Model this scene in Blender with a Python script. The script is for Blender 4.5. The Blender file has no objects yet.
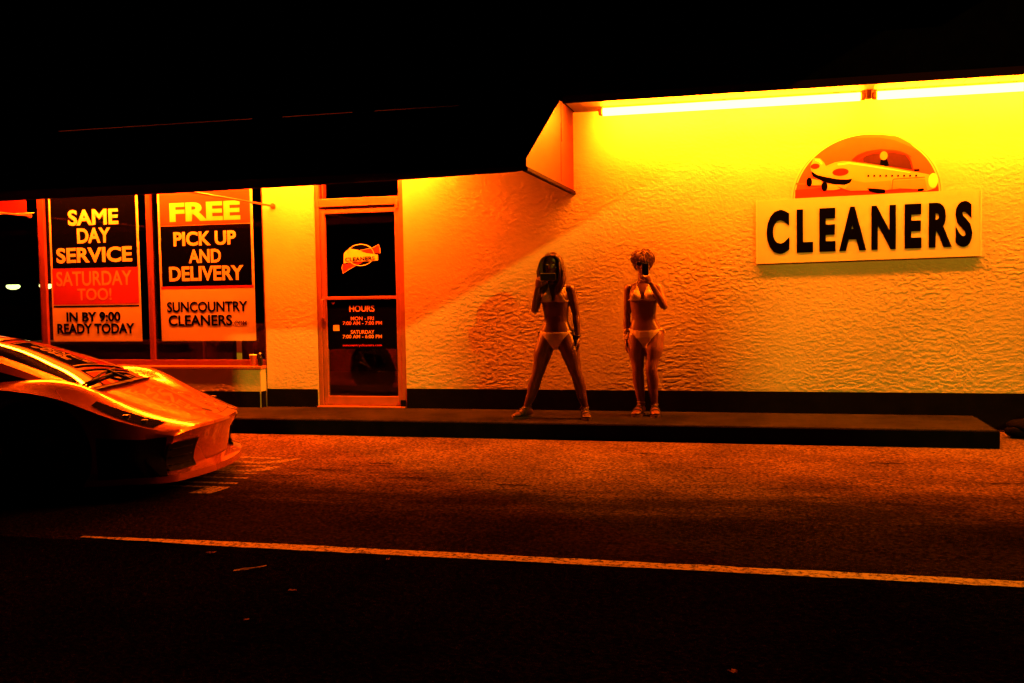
import bpy, bmesh, math, random
import numpy as np
from mathutils import noise as mnoise
from mathutils import Vector, Matrix, Euler
from mathutils.bvhtree import BVHTree
random.seed(7)
R = math.radians
PI = math.pi
scene = bpy.context.scene
COL = scene.collection

# ------------------------------------------------------------------ camera
cam_d = bpy.data.cameras.new("camera")
cam = bpy.data.objects.new("camera", cam_d)
COL.objects.link(cam)
scene.camera = cam
cam_d.sensor_width = 36.0
cam_d.lens = 36.0 * 1000.0 / 1024.0
cam_d.clip_start = 0.05
cam_d.clip_end = 1000
_yaw, _pit, _rol = R(-14.17), R(2.857), R(0.947)
_f = Vector((math.sin(_yaw) * math.cos(_pit), math.cos(_yaw) * math.cos(_pit), -math.sin(_pit)))
_r = Vector((math.cos(_yaw), -math.sin(_yaw), 0))
_d = _f.cross(_r)
_rr = _r * math.cos(_rol) + _d * math.sin(_rol)
_dd = -_r * math.sin(_rol) + _d * math.cos(_rol)
cam.matrix_world = Matrix(((_rr.x, -_dd.x, -_f.x, 0), (_rr.y, -_dd.y, -_f.y, -10.0),
                           (_rr.z, -_dd.z, -_f.z, 1.37), (0, 0, 0, 1)))

# ------------------------------------------------------------------ world: night sky
LDIR = Vector((-1.127, 1.0, -0.62)).normalized()      # the street lamp's light travels this way
elev = math.asin(-LDIR.z)
world = bpy.data.worlds.new("World")
scene.world = world
world.use_nodes = True
wn = world.node_tree
bg = wn.nodes["Background"]
sky = wn.nodes.new("ShaderNodeTexSky")
sky.sky_type = 'NISHITA'
sky.sun_disc = False
sky.sun_elevation = elev
sky.sun_rotation = math.atan2(-LDIR.x, -LDIR.y)
wn.links.new(sky.outputs[0], bg.inputs[0])
bg.inputs[1].default_value = 0.00006

# ------------------------------------------------------------------ far street light
sl = bpy.data.lights.new("street_light", 'SUN')
sl.energy = 2.0
sl.angle = R(0.5)
sl.color = (1.0, 0.54, 0.02)
slo = bpy.data.objects.new("street_light", sl)
COL.objects.link(slo)
slo.rotation_euler = LDIR.to_track_quat('-Z', 'Y').to_euler()

# ------------------------------------------------------------------ exposure
vs = scene.view_settings
vs.view_transform = 'Standard'
vs.look = 'None'
vs.exposure = 0.0
vs.gamma = 1.0
vs.use_curve_mapping = False
scene.cycles.use_denoising = True
scene.cycles.max_bounces = 8
scene.cycles.transparent_max_bounces = 12
scene.cycles.sample_clamp_indirect = 6.0
scene.cycles.caustics_reflective = False
scene.cycles.caustics_refractive = False

TUBE = (1.0, 0.138, 0.0016)      # hue of the sodium-tinted tubes

# ------------------------------------------------------------------ helpers
def tag(o, label=None, cat=None, group=None, kind=None):
    if label: o["label"] = label
    if cat: o["category"] = cat
    if group: o["group"] = group
    if kind: o["kind"] = kind
    return o

def empty(name, loc, label, cat, group=None, rz=0.0):
    o = bpy.data.objects.new(name, None)
    COL.objects.link(o)
    o.location = loc
    o.rotation_euler = (0, 0, rz)
    o.empty_display_size = 0.1
    return tag(o, label, cat, group)

def link_mesh(name, me, mat, parent=None, smooth=False, world_space=True):
    o = bpy.data.objects.new(name, me)
    COL.objects.link(o)
    if mat is not None:
        me.materials.clear()
        for m in (mat if isinstance(mat, (list, tuple)) else [mat]):
            me.materials.append(m)
    if smooth:
        for p in me.polygons: p.use_smooth = True
    if parent is not None:
        o.parent = parent
        if world_space:
            o.matrix_parent_inverse = world_of(parent).inverted()
    return o

def world_of(o):
    m = Matrix.LocRotScale(o.location, o.rotation_euler, o.scale)
    if o.parent is not None:
        return world_of(o.parent) @ o.matrix_parent_inverse @ m
    return m

def obj(name, bm, mat, parent=None, smooth=False, angle=None, ws=True):
    bmesh.ops.recalc_face_normals(bm, faces=bm.faces)
    me = bpy.data.meshes.new(name)
    bm.to_mesh(me); bm.free()
    if angle is not None:
        smooth = True
    o = link_mesh(name, me, mat, parent, smooth, ws)
    if angle is not None:
        me.set_sharp_from_angle(angle=R(angle))
    return o

def box(bm, x0, x1, y0, y1, z0, z1, bev=0.0, seg=2):
    t = bmesh.new()
    v = [t.verts.new((x, y, z)) for x in (x0, x1) for y in (y0, y1) for z in (z0, z1)]
    for f in ((0,1,3,2),(4,6,7,5),(0,4,5,1),(2,3,7,6),(0,2,6,4),(1,5,7,3)):
        t.faces.new([v[i] for i in f])
    if bev:
        bmesh.ops.bevel(t, geom=t.edges[:], offset=bev, segments=seg, profile=0.5, affect='EDGES')
    merge(bm, t)
    return bm

def merge(bm, t):
    me = bpy.data.meshes.new("tmp")
    t.to_mesh(me); t.free()
    bm.from_mesh(me)
    bpy.data.meshes.remove(me)

def tube(bm, pts, rad, n=10, cap=True, flat=None, up=None):
    """tube along pts; rad is a number or list; flat = list of (ra, rb) ellipse radii with `up` the rb axis"""
    pts = [Vector(p) for p in pts]
    m = len(pts)
    rings = []
    ref = Vector(up) if up is not None else None
    prev = None
    for i, p in enumerate(pts):
        d = (pts[min(i+1, m-1)] - pts[max(i-1, 0)]).normalized()
        if ref is not None:
            b = ref - d * ref.dot(d)
            if b.length < 1e-5: b = d.orthogonal()
            b.normalize()
        elif prev is None:
            b = d.orthogonal().normalized()
        else:
            b = (prev - d * prev.dot(d)).normalized()
        prev = b
        a = d.cross(b)
        if flat is not None: ra, rb = flat[i]
        else:
            r = rad[i] if isinstance(rad, (list, tuple)) else rad
            ra = rb = r
        rings.append([bm.verts.new(p + a * math.cos(2*PI*k/n) * ra + b * math.sin(2*PI*k/n) * rb) for k in range(n)])
    for i in range(m-1):
        for k in range(n):
            bm.faces.new((rings[i][k], rings[i][(k+1) % n], rings[i+1][(k+1) % n], rings[i+1][k]))
    if cap:
        bm.faces.new(rings[0][::-1]); bm.faces.new(rings[-1])
    return bm

def ell(bm, c, r, rot=None, seg=20, rings=12):
    M = Matrix.Translation(Vector(c))
    if rot is not None: M = M @ Euler(rot).to_matrix().to_4x4()
    M = M @ Matrix.Diagonal((r[0], r[1], r[2], 1))
    bmesh.ops.create_uvsphere(bm, u_segments=seg, v_segments=rings, radius=1.0, matrix=M)
    return bm

def prism(bm, poly, y0, y1):
    """poly in (x, z), extruded between y0 and y1"""
    a = [bm.verts.new((x, y0, z)) for x, z in poly]
    b = [bm.verts.new((x, y1, z)) for x, z in poly]
    bm.faces.new(a); bm.faces.new(b[::-1])
    n = len(poly)
    for i in range(n):
        bm.faces.new((a[i], b[i], b[(i+1) % n], a[(i+1) % n]))
    return bm

def prism_x(bm, poly, x0, x1):
    a = [bm.verts.new((x0, y, z)) for y, z in poly]
    b = [bm.verts.new((x1, y, z)) for y, z in poly]
    bm.faces.new(a); bm.faces.new(b[::-1])
    n = len(poly)
    for i in range(n):
        bm.faces.new((a[i], b[i], b[(i+1) % n], a[(i+1) % n]))
    return bm

def lathe(bm, c, prof, n=20):
    rings = []
    for r, z in prof:
        rings.append([bm.verts.new((c[0] + r*math.cos(2*PI*k/n), c[1] + r*math.sin(2*PI*k/n), c[2] + z)) for k in range(n)])
    for i in range(len(prof)-1):
        for k in range(n):
            bm.faces.new((rings[i][k], rings[i][(k+1) % n], rings[i+1][(k+1) % n], rings[i+1][k]))
    bm.faces.new(rings[0][::-1]); bm.faces.new(rings[-1])
    return bm

def text(name, s, x0, x1, z0, z1, y, mat, parent, bold=0.0, spacing=1.0, tilt=0.0, depth=0.002):
    cu = bpy.data.curves.new(name, 'FONT')
    cu.body = s; cu.size = 1.0; cu.offset = bold; cu.extrude = 0.01
    cu.space_character = spacing
    cu.resolution_u = 4
    to = bpy.data.objects.new(name, cu)
    COL.objects.link(to)
    dg = bpy.context.evaluated_depsgraph_get()
    me = bpy.data.meshes.new_from_object(to.evaluated_get(dg))
    bpy.data.objects.remove(to); bpy.data.curves.remove(cu)
    xs = [v.co.x for v in me.vertices]; ys = [v.co.y for v in me.vertices]
    mx, Mx, my, My = min(xs), max(xs), min(ys), max(ys)
    cx = (x0 + x1) / 2
    for v in me.vertices:
        x = x0 + (v.co.x - mx) / (Mx - mx) * (x1 - x0)
        z = z0 + (v.co.y - my) / (My - my) * (z1 - z0) + (x - cx) * tilt
        v.co = Vector((x, y + (-depth if v.co.z > 0 else 0.0), z))
    return link_mesh(name, me, mat, parent)

# ------------------------------------------------------------------ materials
def mat(name, col, rough=0.6, metal=0.0, var=0.0, vscale=6.0, bump=0.0, bscale=60.0, coat=0.0, spec=0.5, emit=None, estr=0.0):
    m = bpy.data.materials.new(name)
    m.use_nodes = True
    nt = m.node_tree
    b = nt.nodes["Principled BSDF"]
    b.inputs["Base Color"].default_value = (*col, 1)
    b.inputs["Roughness"].default_value = rough
    b.inputs["Metallic"].default_value = metal
    b.inputs["Specular IOR Level"].default_value = spec
    b.inputs["Coat Weight"].default_value = coat
    b.inputs["Coat Roughness"].default_value = 0.03
    if emit:
        b.inputs["Emission Color"].default_value = (*emit, 1)
        b.inputs["Emission Strength"].default_value = estr
    tc = nt.nodes.new("ShaderNodeTexCoord")
    if var > 0:
        n = nt.nodes.new("ShaderNodeTexNoise")
        n.inputs["Scale"].default_value = vscale
        n.inputs["Detail"].default_value = 6
        nt.links.new(tc.outputs["Object"], n.inputs["Vector"])
        mp = nt.nodes.new("ShaderNodeMapRange")
        mp.inputs["From Min"].default_value = 0.3; mp.inputs["From Max"].default_value = 0.7
        mp.inputs["To Min"].default_value = 1 - var; mp.inputs["To Max"].default_value = 1 + var
        nt.links.new(n.outputs["Fac"], mp.inputs["Value"])
        mx = nt.nodes.new("ShaderNodeMix"); mx.data_type = 'RGBA'; mx.blend_type = 'MULTIPLY'
        mx.inputs["Factor"].default_value = 1
        mx.inputs["A"].default_value = (*col, 1)
        nt.links.new(mp.outputs[0], mx.inputs["B"])
        nt.links.new(mx.outputs["Result"], b.inputs["Base Color"])
    if bump > 0:
        n2 = nt.nodes.new("ShaderNodeTexNoise")
        n2.inputs["Scale"].default_value = bscale
        n2.inputs["Detail"].default_value = 4
        nt.links.new(tc.outputs["Object"], n2.inputs["Vector"])
        bp = nt.nodes.new("ShaderNodeBump")
        bp.inputs["Strength"].default_value = bump
        bp.inputs["Distance"].default_value = 0.01
        nt.links.new(n2.outputs["Fac"], bp.inputs["Height"])
        nt.links.new(bp.outputs[0], b.inputs["Normal"])
    return m

def stucco_mat(name, col):
    """knock-down stucco: flattened horizontal ridges over a fine sand grain"""
    m = mat(name, col, 0.85, spec=0.25)
    nt = m.node_tree; b = nt.nodes["Principled BSDF"]
    L = nt.links.new
    tc = nt.nodes.new("ShaderNodeTexCoord")
    mp = nt.nodes.new("ShaderNodeMapping")
    mp.inputs["Scale"].default_value = (0.85, 1.0, 1.9)
    mp.inputs["Rotation"].default_value = (0, R(-9), 0)
    L(tc.outputs["Object"], mp.inputs["Vector"])
    n1 = nt.nodes.new("ShaderNodeTexNoise")
    n1.inputs["Scale"].default_value = 16.0; n1.inputs["Detail"].default_value = 7; n1.inputs["Roughness"].default_value = 0.62
    n1.inputs["Distortion"].default_value = 0.5
    L(mp.outputs[0], n1.inputs["Vector"])
    ramp = nt.nodes.new("ShaderNodeMapRange"); ramp.interpolation_type = 'SMOOTHSTEP'
    ramp.inputs["From Min"].default_value = 0.455; ramp.inputs["From Max"].default_value = 0.545
    L(n1.outputs["Fac"], ramp.inputs["Value"])
    n2 = nt.nodes.new("ShaderNodeTexNoise")
    n2.inputs["Scale"].default_value = 70.0; n2.inputs["Detail"].default_value = 4
    L(tc.outputs["Object"], n2.inputs["Vector"])
    ad = nt.nodes.new("ShaderNodeMath"); ad.operation = 'MULTIPLY_ADD'
    ad.inputs[1].default_value = 0.35
    L(n2.outputs["Fac"], ad.inputs[0]); L(ramp.outputs[0], ad.inputs[2])
    n3 = nt.nodes.new("ShaderNodeTexNoise")
    n3.inputs["Scale"].default_value = 1.1; n3.inputs["Detail"].default_value = 3
    L(tc.outputs["Object"], n3.inputs["Vector"])
    bp = nt.nodes.new("ShaderNodeBump")
    bp.inputs["Strength"].default_value = 0.5; bp.inputs["Distance"].default_value = 0.0025
    L(n2.outputs["Fac"], bp.inputs["Height"]); L(bp.outputs[0], b.inputs["Normal"])
    mr = nt.nodes.new("ShaderNodeMapRange")
    mr.inputs["From Min"].default_value = 0.3; mr.inputs["From Max"].default_value = 0.7
    mr.inputs["To Min"].default_value = 0.84; mr.inputs["To Max"].default_value = 1.06
    L(n3.outputs["Fac"], mr.inputs["Value"])
    mx = nt.nodes.new("ShaderNodeMix"); mx.data_type = 'RGBA'; mx.blend_type = 'MULTIPLY'
    mx.inputs["Factor"].default_value = 1; mx.inputs["A"].default_value = (*col, 1)
    L(mr.outputs[0], mx.inputs["B"]); L(mx.outputs["Result"], b.inputs["Base Color"])
    return m

def asphalt_mat(name, col, speck, falloff=False):
    m = mat(name, col, 1.0, spec=0.0)
    nt = m.node_tree; b = nt.nodes["Principled BSDF"]; L = nt.links.new
    tc = nt.nodes.new("ShaderNodeTexCoord")
    v = nt.nodes.new("ShaderNodeTexVoronoi"); v.inputs["Scale"].default_value = 62.0
    L(tc.outputs["Object"], v.inputs["Vector"])
    n = nt.nodes.new("ShaderNodeTexNoise"); n.inputs["Scale"].default_value = 0.9; n.inputs["Detail"].default_value = 7
    n.inputs["Roughness"].default_value = 0.62
    L(tc.outputs["Object"], n.inputs["Vector"])
    g = nt.nodes.new("ShaderNodeTexNoise"); g.inputs["Scale"].default_value = 38.0; g.inputs["Detail"].default_value = 5
    L(tc.outputs["Object"], g.inputs["Vector"])
    r1 = nt.nodes.new("ShaderNodeValToRGB")
    r1.color_ramp.elements[0].position = 0.30; r1.color_ramp.elements[0].color = (0.45, 0.45, 0.45, 1)
    r1.color_ramp.elements[1].position = 0.62; r1.color_ramp.elements[1].color = (1.15, 1.15, 1.15, 1)
    L(n.outputs["Fac"], r1.inputs[0])
    sep = nt.nodes.new("ShaderNodeSeparateColor"); L(v.outputs["Color"], sep.inputs[0])
    r2 = nt.nodes.new("ShaderNodeMapRange")
    r2.inputs["From Min"].default_value = 0.0; r2.inputs["From Max"].default_value = 1.0
    r2.inputs["To Min"].default_value = 1.0 - speck; r2.inputs["To Max"].default_value = 1.0 + speck
    L(sep.outputs[0], r2.inputs["Value"])
    r3 = nt.nodes.new("ShaderNodeMapRange")
    r3.inputs["From Min"].default_value = 0.3; r3.inputs["From Max"].default_value = 0.7
    r3.inputs["To Min"].default_value = 0.5; r3.inputs["To Max"].default_value = 1.5
    L(g.outputs["Fac"], r3.inputs["Value"])
    a = nt.nodes.new("ShaderNodeMath"); a.operation = 'MULTIPLY'; L(r2.outputs[0], a.inputs[0]); L(r3.outputs[0], a.inputs[1])
    m1 = nt.nodes.new("ShaderNodeMix"); m1.data_type = 'RGBA'; m1.blend_type = 'MULTIPLY'
    m1.inputs["Factor"].default_value = 1; m1.inputs["A"].default_value = (*col, 1); L(r1.outputs[0], m1.inputs["B"])
    m2 = nt.nodes.new("ShaderNodeMix"); m2.data_type = 'RGBA'; m2.blend_type = 'MULTIPLY'
    m2.inputs["Factor"].default_value = 1; L(m1.outputs["Result"], m2.inputs["A"]); L(a.outputs[0], m2.inputs["B"])
    L(m2.outputs["Result"], b.inputs["Base Color"])
    if falloff:      # tube light's falloff painted into the colour: pale by the kerb, darker outward
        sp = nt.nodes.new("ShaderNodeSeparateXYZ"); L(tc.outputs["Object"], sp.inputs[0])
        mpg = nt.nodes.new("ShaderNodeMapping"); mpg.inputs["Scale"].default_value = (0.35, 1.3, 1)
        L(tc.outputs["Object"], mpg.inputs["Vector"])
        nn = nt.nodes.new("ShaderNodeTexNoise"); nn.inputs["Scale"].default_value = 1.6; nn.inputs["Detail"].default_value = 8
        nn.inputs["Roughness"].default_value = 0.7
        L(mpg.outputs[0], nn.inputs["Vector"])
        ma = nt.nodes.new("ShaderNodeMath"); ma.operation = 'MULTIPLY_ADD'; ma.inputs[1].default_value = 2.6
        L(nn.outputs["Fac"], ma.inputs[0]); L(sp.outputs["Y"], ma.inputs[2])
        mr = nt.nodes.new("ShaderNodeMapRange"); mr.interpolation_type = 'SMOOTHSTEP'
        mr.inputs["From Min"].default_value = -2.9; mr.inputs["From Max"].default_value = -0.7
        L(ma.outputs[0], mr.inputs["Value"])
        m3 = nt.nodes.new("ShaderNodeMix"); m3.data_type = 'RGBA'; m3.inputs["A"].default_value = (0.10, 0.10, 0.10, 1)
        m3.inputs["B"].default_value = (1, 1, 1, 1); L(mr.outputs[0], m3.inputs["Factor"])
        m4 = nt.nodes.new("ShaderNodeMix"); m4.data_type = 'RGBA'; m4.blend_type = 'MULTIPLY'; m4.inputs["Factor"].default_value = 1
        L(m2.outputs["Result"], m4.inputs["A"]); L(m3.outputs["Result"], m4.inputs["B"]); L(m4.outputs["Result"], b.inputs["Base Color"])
    bp = nt.nodes.new("ShaderNodeBump"); bp.inputs["Strength"].default_value = 0.6; bp.inputs["Distance"].default_value = 0.006
    L(v.outputs["Distance"], bp.inputs["Height"]); L(bp.outputs[0], b.inputs["Normal"])
    return m

def glass_mat(name, tint=(0.9, 0.9, 0.9), refl=1.0):
    m = bpy.data.materials.new(name); m.use_nodes = True
    nt = m.node_tree; nt.nodes.clear(); L = nt.links.new
    out = nt.nodes.new("ShaderNodeOutputMaterial")
    tr = nt.nodes.new("ShaderNodeBsdfTransparent"); tr.inputs[0].default_value = (*tint, 1)
    gl = nt.nodes.new("ShaderNodeBsdfGlossy"); gl.inputs["Roughness"].default_value = 0.01
    gl.inputs[0].default_value = (refl, refl, refl, 1)
    lw = nt.nodes.new("ShaderNodeLayerWeight"); lw.inputs[0].default_value = 0.5
    pw = nt.nodes.new("ShaderNodeMath"); pw.operation = 'POWER'; pw.inputs[1].default_value = 5.0
    fr = nt.nodes.new("ShaderNodeMath"); fr.operation = 'MULTIPLY_ADD'; fr.inputs[1].default_value = 0.9; fr.inputs[2].default_value = 0.05
    L(lw.outputs["Facing"], pw.inputs[0]); L(pw.outputs[0], fr.inputs[0])
    mx = nt.nodes.new("ShaderNodeMixShader")
    L(fr.outputs[0], mx.inputs[0]); L(tr.outputs[0], mx.inputs[1]); L(gl.outputs[0], mx.inputs[2])
    L(mx.outputs[0], out.inputs[0])
    return m

def worn_paint_mat(name, col, thr=0.42):
    """worn road paint: chips let the asphalt colour through"""
    m = mat(name, col, 0.8, spec=0.2)
    nt = m.node_tree; b = nt.nodes["Principled BSDF"]; L = nt.links.new
    tc = nt.nodes.new("ShaderNodeTexCoord")
    n = nt.nodes.new("ShaderNodeTexNoise"); n.inputs["Scale"].default_value = 34; n.inputs["Detail"].default_value = 8
    n.inputs["Roughness"].default_value = 0.75
    L(tc.outputs["Object"], n.inputs["Vector"])
    r = nt.nodes.new("ShaderNodeValToRGB")
    r.color_ramp.elements[0].position = thr - 0.05; r.color_ramp.elements[0].color = (0.02, 0.018, 0.016, 1)
    r.color_ramp.elements[1].position = thr + 0.05; r.color_ramp.elements[1].color = (*col, 1)
    L(n.outputs["Fac"], r.inputs[0]); L(r.outputs[0], b.inputs["Base Color"])
    return m

M_STUCCO = stucco_mat("stucco", (0.58, 0.51, 0.42))
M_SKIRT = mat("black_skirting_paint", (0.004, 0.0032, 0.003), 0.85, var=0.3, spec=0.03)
M_ALU = mat("painted_aluminium", (0.30, 0.10, 0.055), 0.42, var=0.12, vscale=9, bump=0.05)
M_REDFRAME = mat("red_painted_frame", (0.14, 0.022, 0.014), 0.45, var=0.15)
M_CONC = mat("painted_concrete", (0.016, 0.0145, 0.008), 0.9, var=0.5, vscale=3.5, bump=0.25, bscale=45, spec=0.04)
M_CURB = mat("black_curb_paint", (0.004, 0.0035, 0.003), 0.9, var=0.3, spec=0.02)
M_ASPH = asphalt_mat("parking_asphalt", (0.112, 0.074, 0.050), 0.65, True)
M_FALLOFF = asphalt_mat("falloff_asphalt", (0.0020, 0.0015, 0.0014), 0.7)  # dark tone stands in for tube light fading over the foreground
M_WHITELINE = worn_paint_mat("road_paint", (0.32, 0.28, 0.23), 0.47)
M_LETTER = worn_paint_mat("road_letter_paint", (0.28, 0.24, 0.19), 0.50)
M_DARKROOF = mat("dark_roofing", (0.0018, 0.0014, 0.0013), 0.95, var=0.3, spec=0.0, bump=0.3, bscale=12)
M_SOFFIT = mat("soffit_paint", (0.16, 0.09, 0.06), 0.6, var=0.1)
M_REDTRIM = mat("red_awning_metal", (0.10, 0.0028, 0.0012), 0.55, var=0.15, vscale=3)
M_DARKRED = mat("dark_red_metal", (0.10, 0.02, 0.012), 0.5, var=0.2)
M_GLASS = glass_mat("shop_glass", (0.86, 0.86, 0.86))
M_INT = mat("interior_paint", (0.020, 0.014, 0.012), 0.9, var=0.2, spec=0.1)
M_INTFLOOR = mat("interior_floor", (0.02, 0.014, 0.012), 0.8, var=0.2, spec=0.1)
M_REDPLASTIC = mat("dark_red_laminate", (0.07, 0.012, 0.008), 0.5, var=0.15)
M_WHITE = mat("white_vinyl", (0.84, 0.72, 0.58), 0.6, var=0.04)
M_BLACK = mat("black_vinyl", (0.0015, 0.0012, 0.0012), 0.8, spec=0.0)
M_ORANGE = mat("orange_vinyl", (0.62, 0.055, 0.02), 0.6, var=0.04)
M_RED = mat("red_vinyl", (0.50, 0.018, 0.012), 0.6, var=0.05)
M_YELLOW = mat("yellow_vinyl", (0.85, 0.82, 0.25), 0.6)
M_PINK = mat("salmon_vinyl", (0.72, 0.36, 0.20), 0.6)

# ================================================================== GROUND
def sheet(name, x0, x1, y0, y1, z, m):
    bm = bmesh.new()
    bm.faces.new([bm.verts.new(p) for p in ((x0,y0,z),(x1,y0,z),(x1,y1,z),(x0,y1,z))])
    o = obj(name, bm, m); o["kind"] = "structure"
    return o
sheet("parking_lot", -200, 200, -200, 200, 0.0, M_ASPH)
sheet("falloff_lane", -200, 200, -60, -5.16, 0.004, M_FALLOFF)  # darkened sheet, the tube light's falloff painted into its colour

bm = bmesh.new(); box(bm, -30, 1.88, -0.99, 0.0, -0.05, 0.150, 0.012)
o = obj("sidewalk", bm, M_CONC); o["kind"] = "structure"
bm = bmesh.new(); box(bm, -30, 1.895, -1.02, -0.992, -0.05, 0.143, 0.006)
box(bm, 1.882, 1.90, -0.991, -0.02, -0.05, 0.143, 0.006)
o = obj("curb", bm, M_CURB); o["kind"] = "structure"

# painted line, slightly ragged edges
bm = bmesh.new()
rr = random.Random(3)
n = 160
lo, hi = [], []
for i in range(n+1):
    x = -3.80 + 14.0 * i / n
    wd = min(1.0, .25 + i / 14.0)  # left end thins away, shaping the car's shadow into the line
    lo.append(bm.verts.new((x, -5.105 - .052*wd + rr.uniform(-.006, .006), 0.008)))
    hi.append(bm.verts.new((x, -5.105 + .052*wd + rr.uniform(-.006, .006), 0.008)))
for i in range(n):
    if rr.random() < 0.012: continue
    bm.faces.new((lo[i], lo[i+1], hi[i+1], hi[i]))
o = obj("road_line", bm, M_WHITELINE); o["kind"] = "structure"

# stretched stencil lettering, mostly under the car
def strip(bm, pts, w, z=0.005):
    """a flat stroke of width w along pts (x, y)"""
    P = [Vector((p[0], p[1], 0)) for p in pts]
    L_, R_ = [], []
    for i, p in enumerate(P):
        d = (P[min(i+1, len(P)-1)] - P[max(i-1, 0)]).normalized()
        nrm = Vector((-d.y, d.x, 0))
        ww = w[i] if isinstance(w, (list, tuple)) else w
        a = p + nrm*ww/2; b_ = p - nrm*ww/2
        L_.append(bm.verts.new((a.x, a.y, z))); R_.append(bm.verts.new((b_.x, b_.y, z)))
    for i in range(len(P)-1):
        bm.faces.new((L_[i], R_[i], R_[i+1], L_[i+1]))
bm = bmesh.new()
strip(bm, [(-5.6,-2.39), (-4.44,-2.38), (-3.93,-2.40)], .07)
strip(bm, [(-5.6,-2.66), (-4.28,-2.60), (-4.0,-2.63), (-3.88,-2.55), (-3.77,-2.38)], [.07,.07,.08,.13,.05])
strip(bm, [(-5.6,-2.80), (-4.25,-2.79), (-3.84,-2.765)], .05, 0.0052)
strip(bm, [(-5.6,-3.0), (-4.12,-3.0), (-3.94,-2.995), (-3.82,-2.90), (-3.77,-2.765)], [.06,.07,.09,.13,.05])
strip(bm, [(-4.20,-2.80), (-4.14,-2.90), (-4.10,-2.98)], [.10,.13,.10], 0.0054)
strip(bm, [(-5.6,-3.08), (-3.79,-3.085)], .035)
strip(bm, [(-5.6,-3.29), (-3.765,-3.27)], .04)
strip(bm, [(-5.6,-3.47), (-3.735,-3.475)], .05)
strip(bm, [(-5.6,-3.63), (-3.72,-3.625)], .05)
bm.faces.new([bm.verts.new((x, y, 0.0056)) for x, y in ((-3.88,-3.64),(-3.71,-3.64),(-3.73,-3.84),(-3.90,-3.86))])
o = obj("road_lettering", bm, M_LETTER); o["kind"] = "structure"

# dark cracks and drips on the asphalt
bm = bmesh.new()
rk = random.Random(21)
for (cx_, cy_, L_, w_, a_) in ((-3.05,-2.62,.50,.03,.12), (-3.35,-2.85,.75,.025,-.05), (-2.75,-2.90,.55,.022,.03), (-3.0,-2.50,.22,.06,.1), (-1.72,-3.20,.28,.06,.02),
        (-2.55,-3.05,.4,.03,.15), (-3.5,-3.1,.5,.03,.2), (0.9,-1.9,.3,.05,0.0), (1.6,-2.6,.5,.03,.1), (-0.4,-2.3,.35,.03,-.1), (0.3,-3.3,.6,.02,.05), (-1.0,-1.7,.25,.04,.0)):
    k = 14; up_, dn_ = [], []
    for i in range(k+1):
        t = i/k - .5
        x = cx_ + L_*t; y = cy_ + L_*t*a_ + rk.uniform(-.018, .018)
        w = w_*(1 - (2*t)**2)**.5*rk.uniform(.35, 1.0) + .002
        up_.append(bm.verts.new((x, y + w/2, .0045))); dn_.append(bm.verts.new((x, y - w/2, .0045)))
    for i in range(k): bm.faces.new((dn_[i], dn_[i+1], up_[i+1], up_[i]))
o = obj("asphalt_cracks", bm, mat("crack_tar", (0.022, 0.013, 0.009), 1.0, var=.5, vscale=30, spec=0.0)); o["kind"] = "structure"

# ================================================================== SHOP BUILDING
shop = empty("dry_cleaner_shop", (-3.7, 0, 0), "low stucco dry cleaner shop with glazed front, dark roof and sloping awning", "shop")
WT = 0.22
def part(name, fn, m, parent=shop, **k):
    bm = bmesh.new(); fn(bm); return obj(name, bm, m, parent, **k)

def relief(x, z):
    """hand-trowelled stucco: flat-topped horizontal skips with ragged lips, and a sandy grain"""
    w = mnoise.noise(Vector((x*2.3, 5.1, z*2.3)))
    n1 = mnoise.fractal(Vector((x*19 + w*2.2, 1.7, z*38 + w*2.0 + x*3.0)), 0.75, 2.1, 4)
    t = min(1.0, max(0.0, (n1 + .10) / .30)); t = t*t*(3-2*t)
    n2 = mnoise.noise(Vector((x*46, 9.2, z*64)))
    n3 = mnoise.noise(Vector((x*1.4, 3.3, z*1.4)))
    return .0017*t*(.75 + .9*n3) + .0009*n2
def stucco_face(bm, x0, x1, z0, z1, y=0.0, st=.0072, edge=True):
    nx = max(2, int((x1-x0)/st)); nz = max(2, int((z1-z0)/st))
    xs = [x0 + (x1-x0)*i/nx for i in range(nx+1)]; zs = [z0 + (z1-z0)*j/nz for j in range(nz+1)]
    V = []
    for i, x in enumerate(xs):
        V.append([bm.verts.new((x, y - relief(x, z) if 0 < i < nx and 0 < j < nz else y, z)) for j, z in enumerate(zs)])
    for i in range(nx):
        for j in range(nz): bm.faces.new((V[i][j], V[i+1][j], V[i+1][j+1], V[i][j+1]))
def f(bm):
    box(bm, -3.69, 9.0, 0.006, WT, -0.05, 3.16)
    stucco_face(bm, -3.689, 4.75, 0.30, 3.152, 0.0, .0078)
    box(bm, 4.751, 9.0, 0.0, 0.0055, 0.30, 3.152)
part("stucco_wall", f, M_STUCCO)
def f(bm):
    box(bm, -5.315, -4.705, 0.006, WT, 0.05, 3.16, 0.004)
    stucco_face(bm, -5.314, -4.706, 0.30, 3.0)
part("stucco_pillar", f, M_STUCCO)
part("stucco_wall", lambda b: box(b, -4.704, -3.691, 0.002, WT, 2.72, 3.16), M_STUCCO)
part("stucco_wall", lambda b: box(b, -9.6, -5.316, 0.002, WT, 2.78, 3.16), M_STUCCO)
part("stucco_wall", lambda b: box(b, -30, -9.6, 0, WT, 0.05, 3.16), M_STUCCO)
part("low_wall", lambda b: (box(b, -9.58, -5.335, -0.104, 0.16, 0.05, 0.566, 0.004), stucco_face(b, -7.6, -5.336, 0.29, 0.565, -0.11)), M_STUCCO)
part("sill", lambda b: box(b, -9.58, -5.322, -0.125, 0.05, 0.567, 0.600, 0.006), M_ALU)
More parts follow.
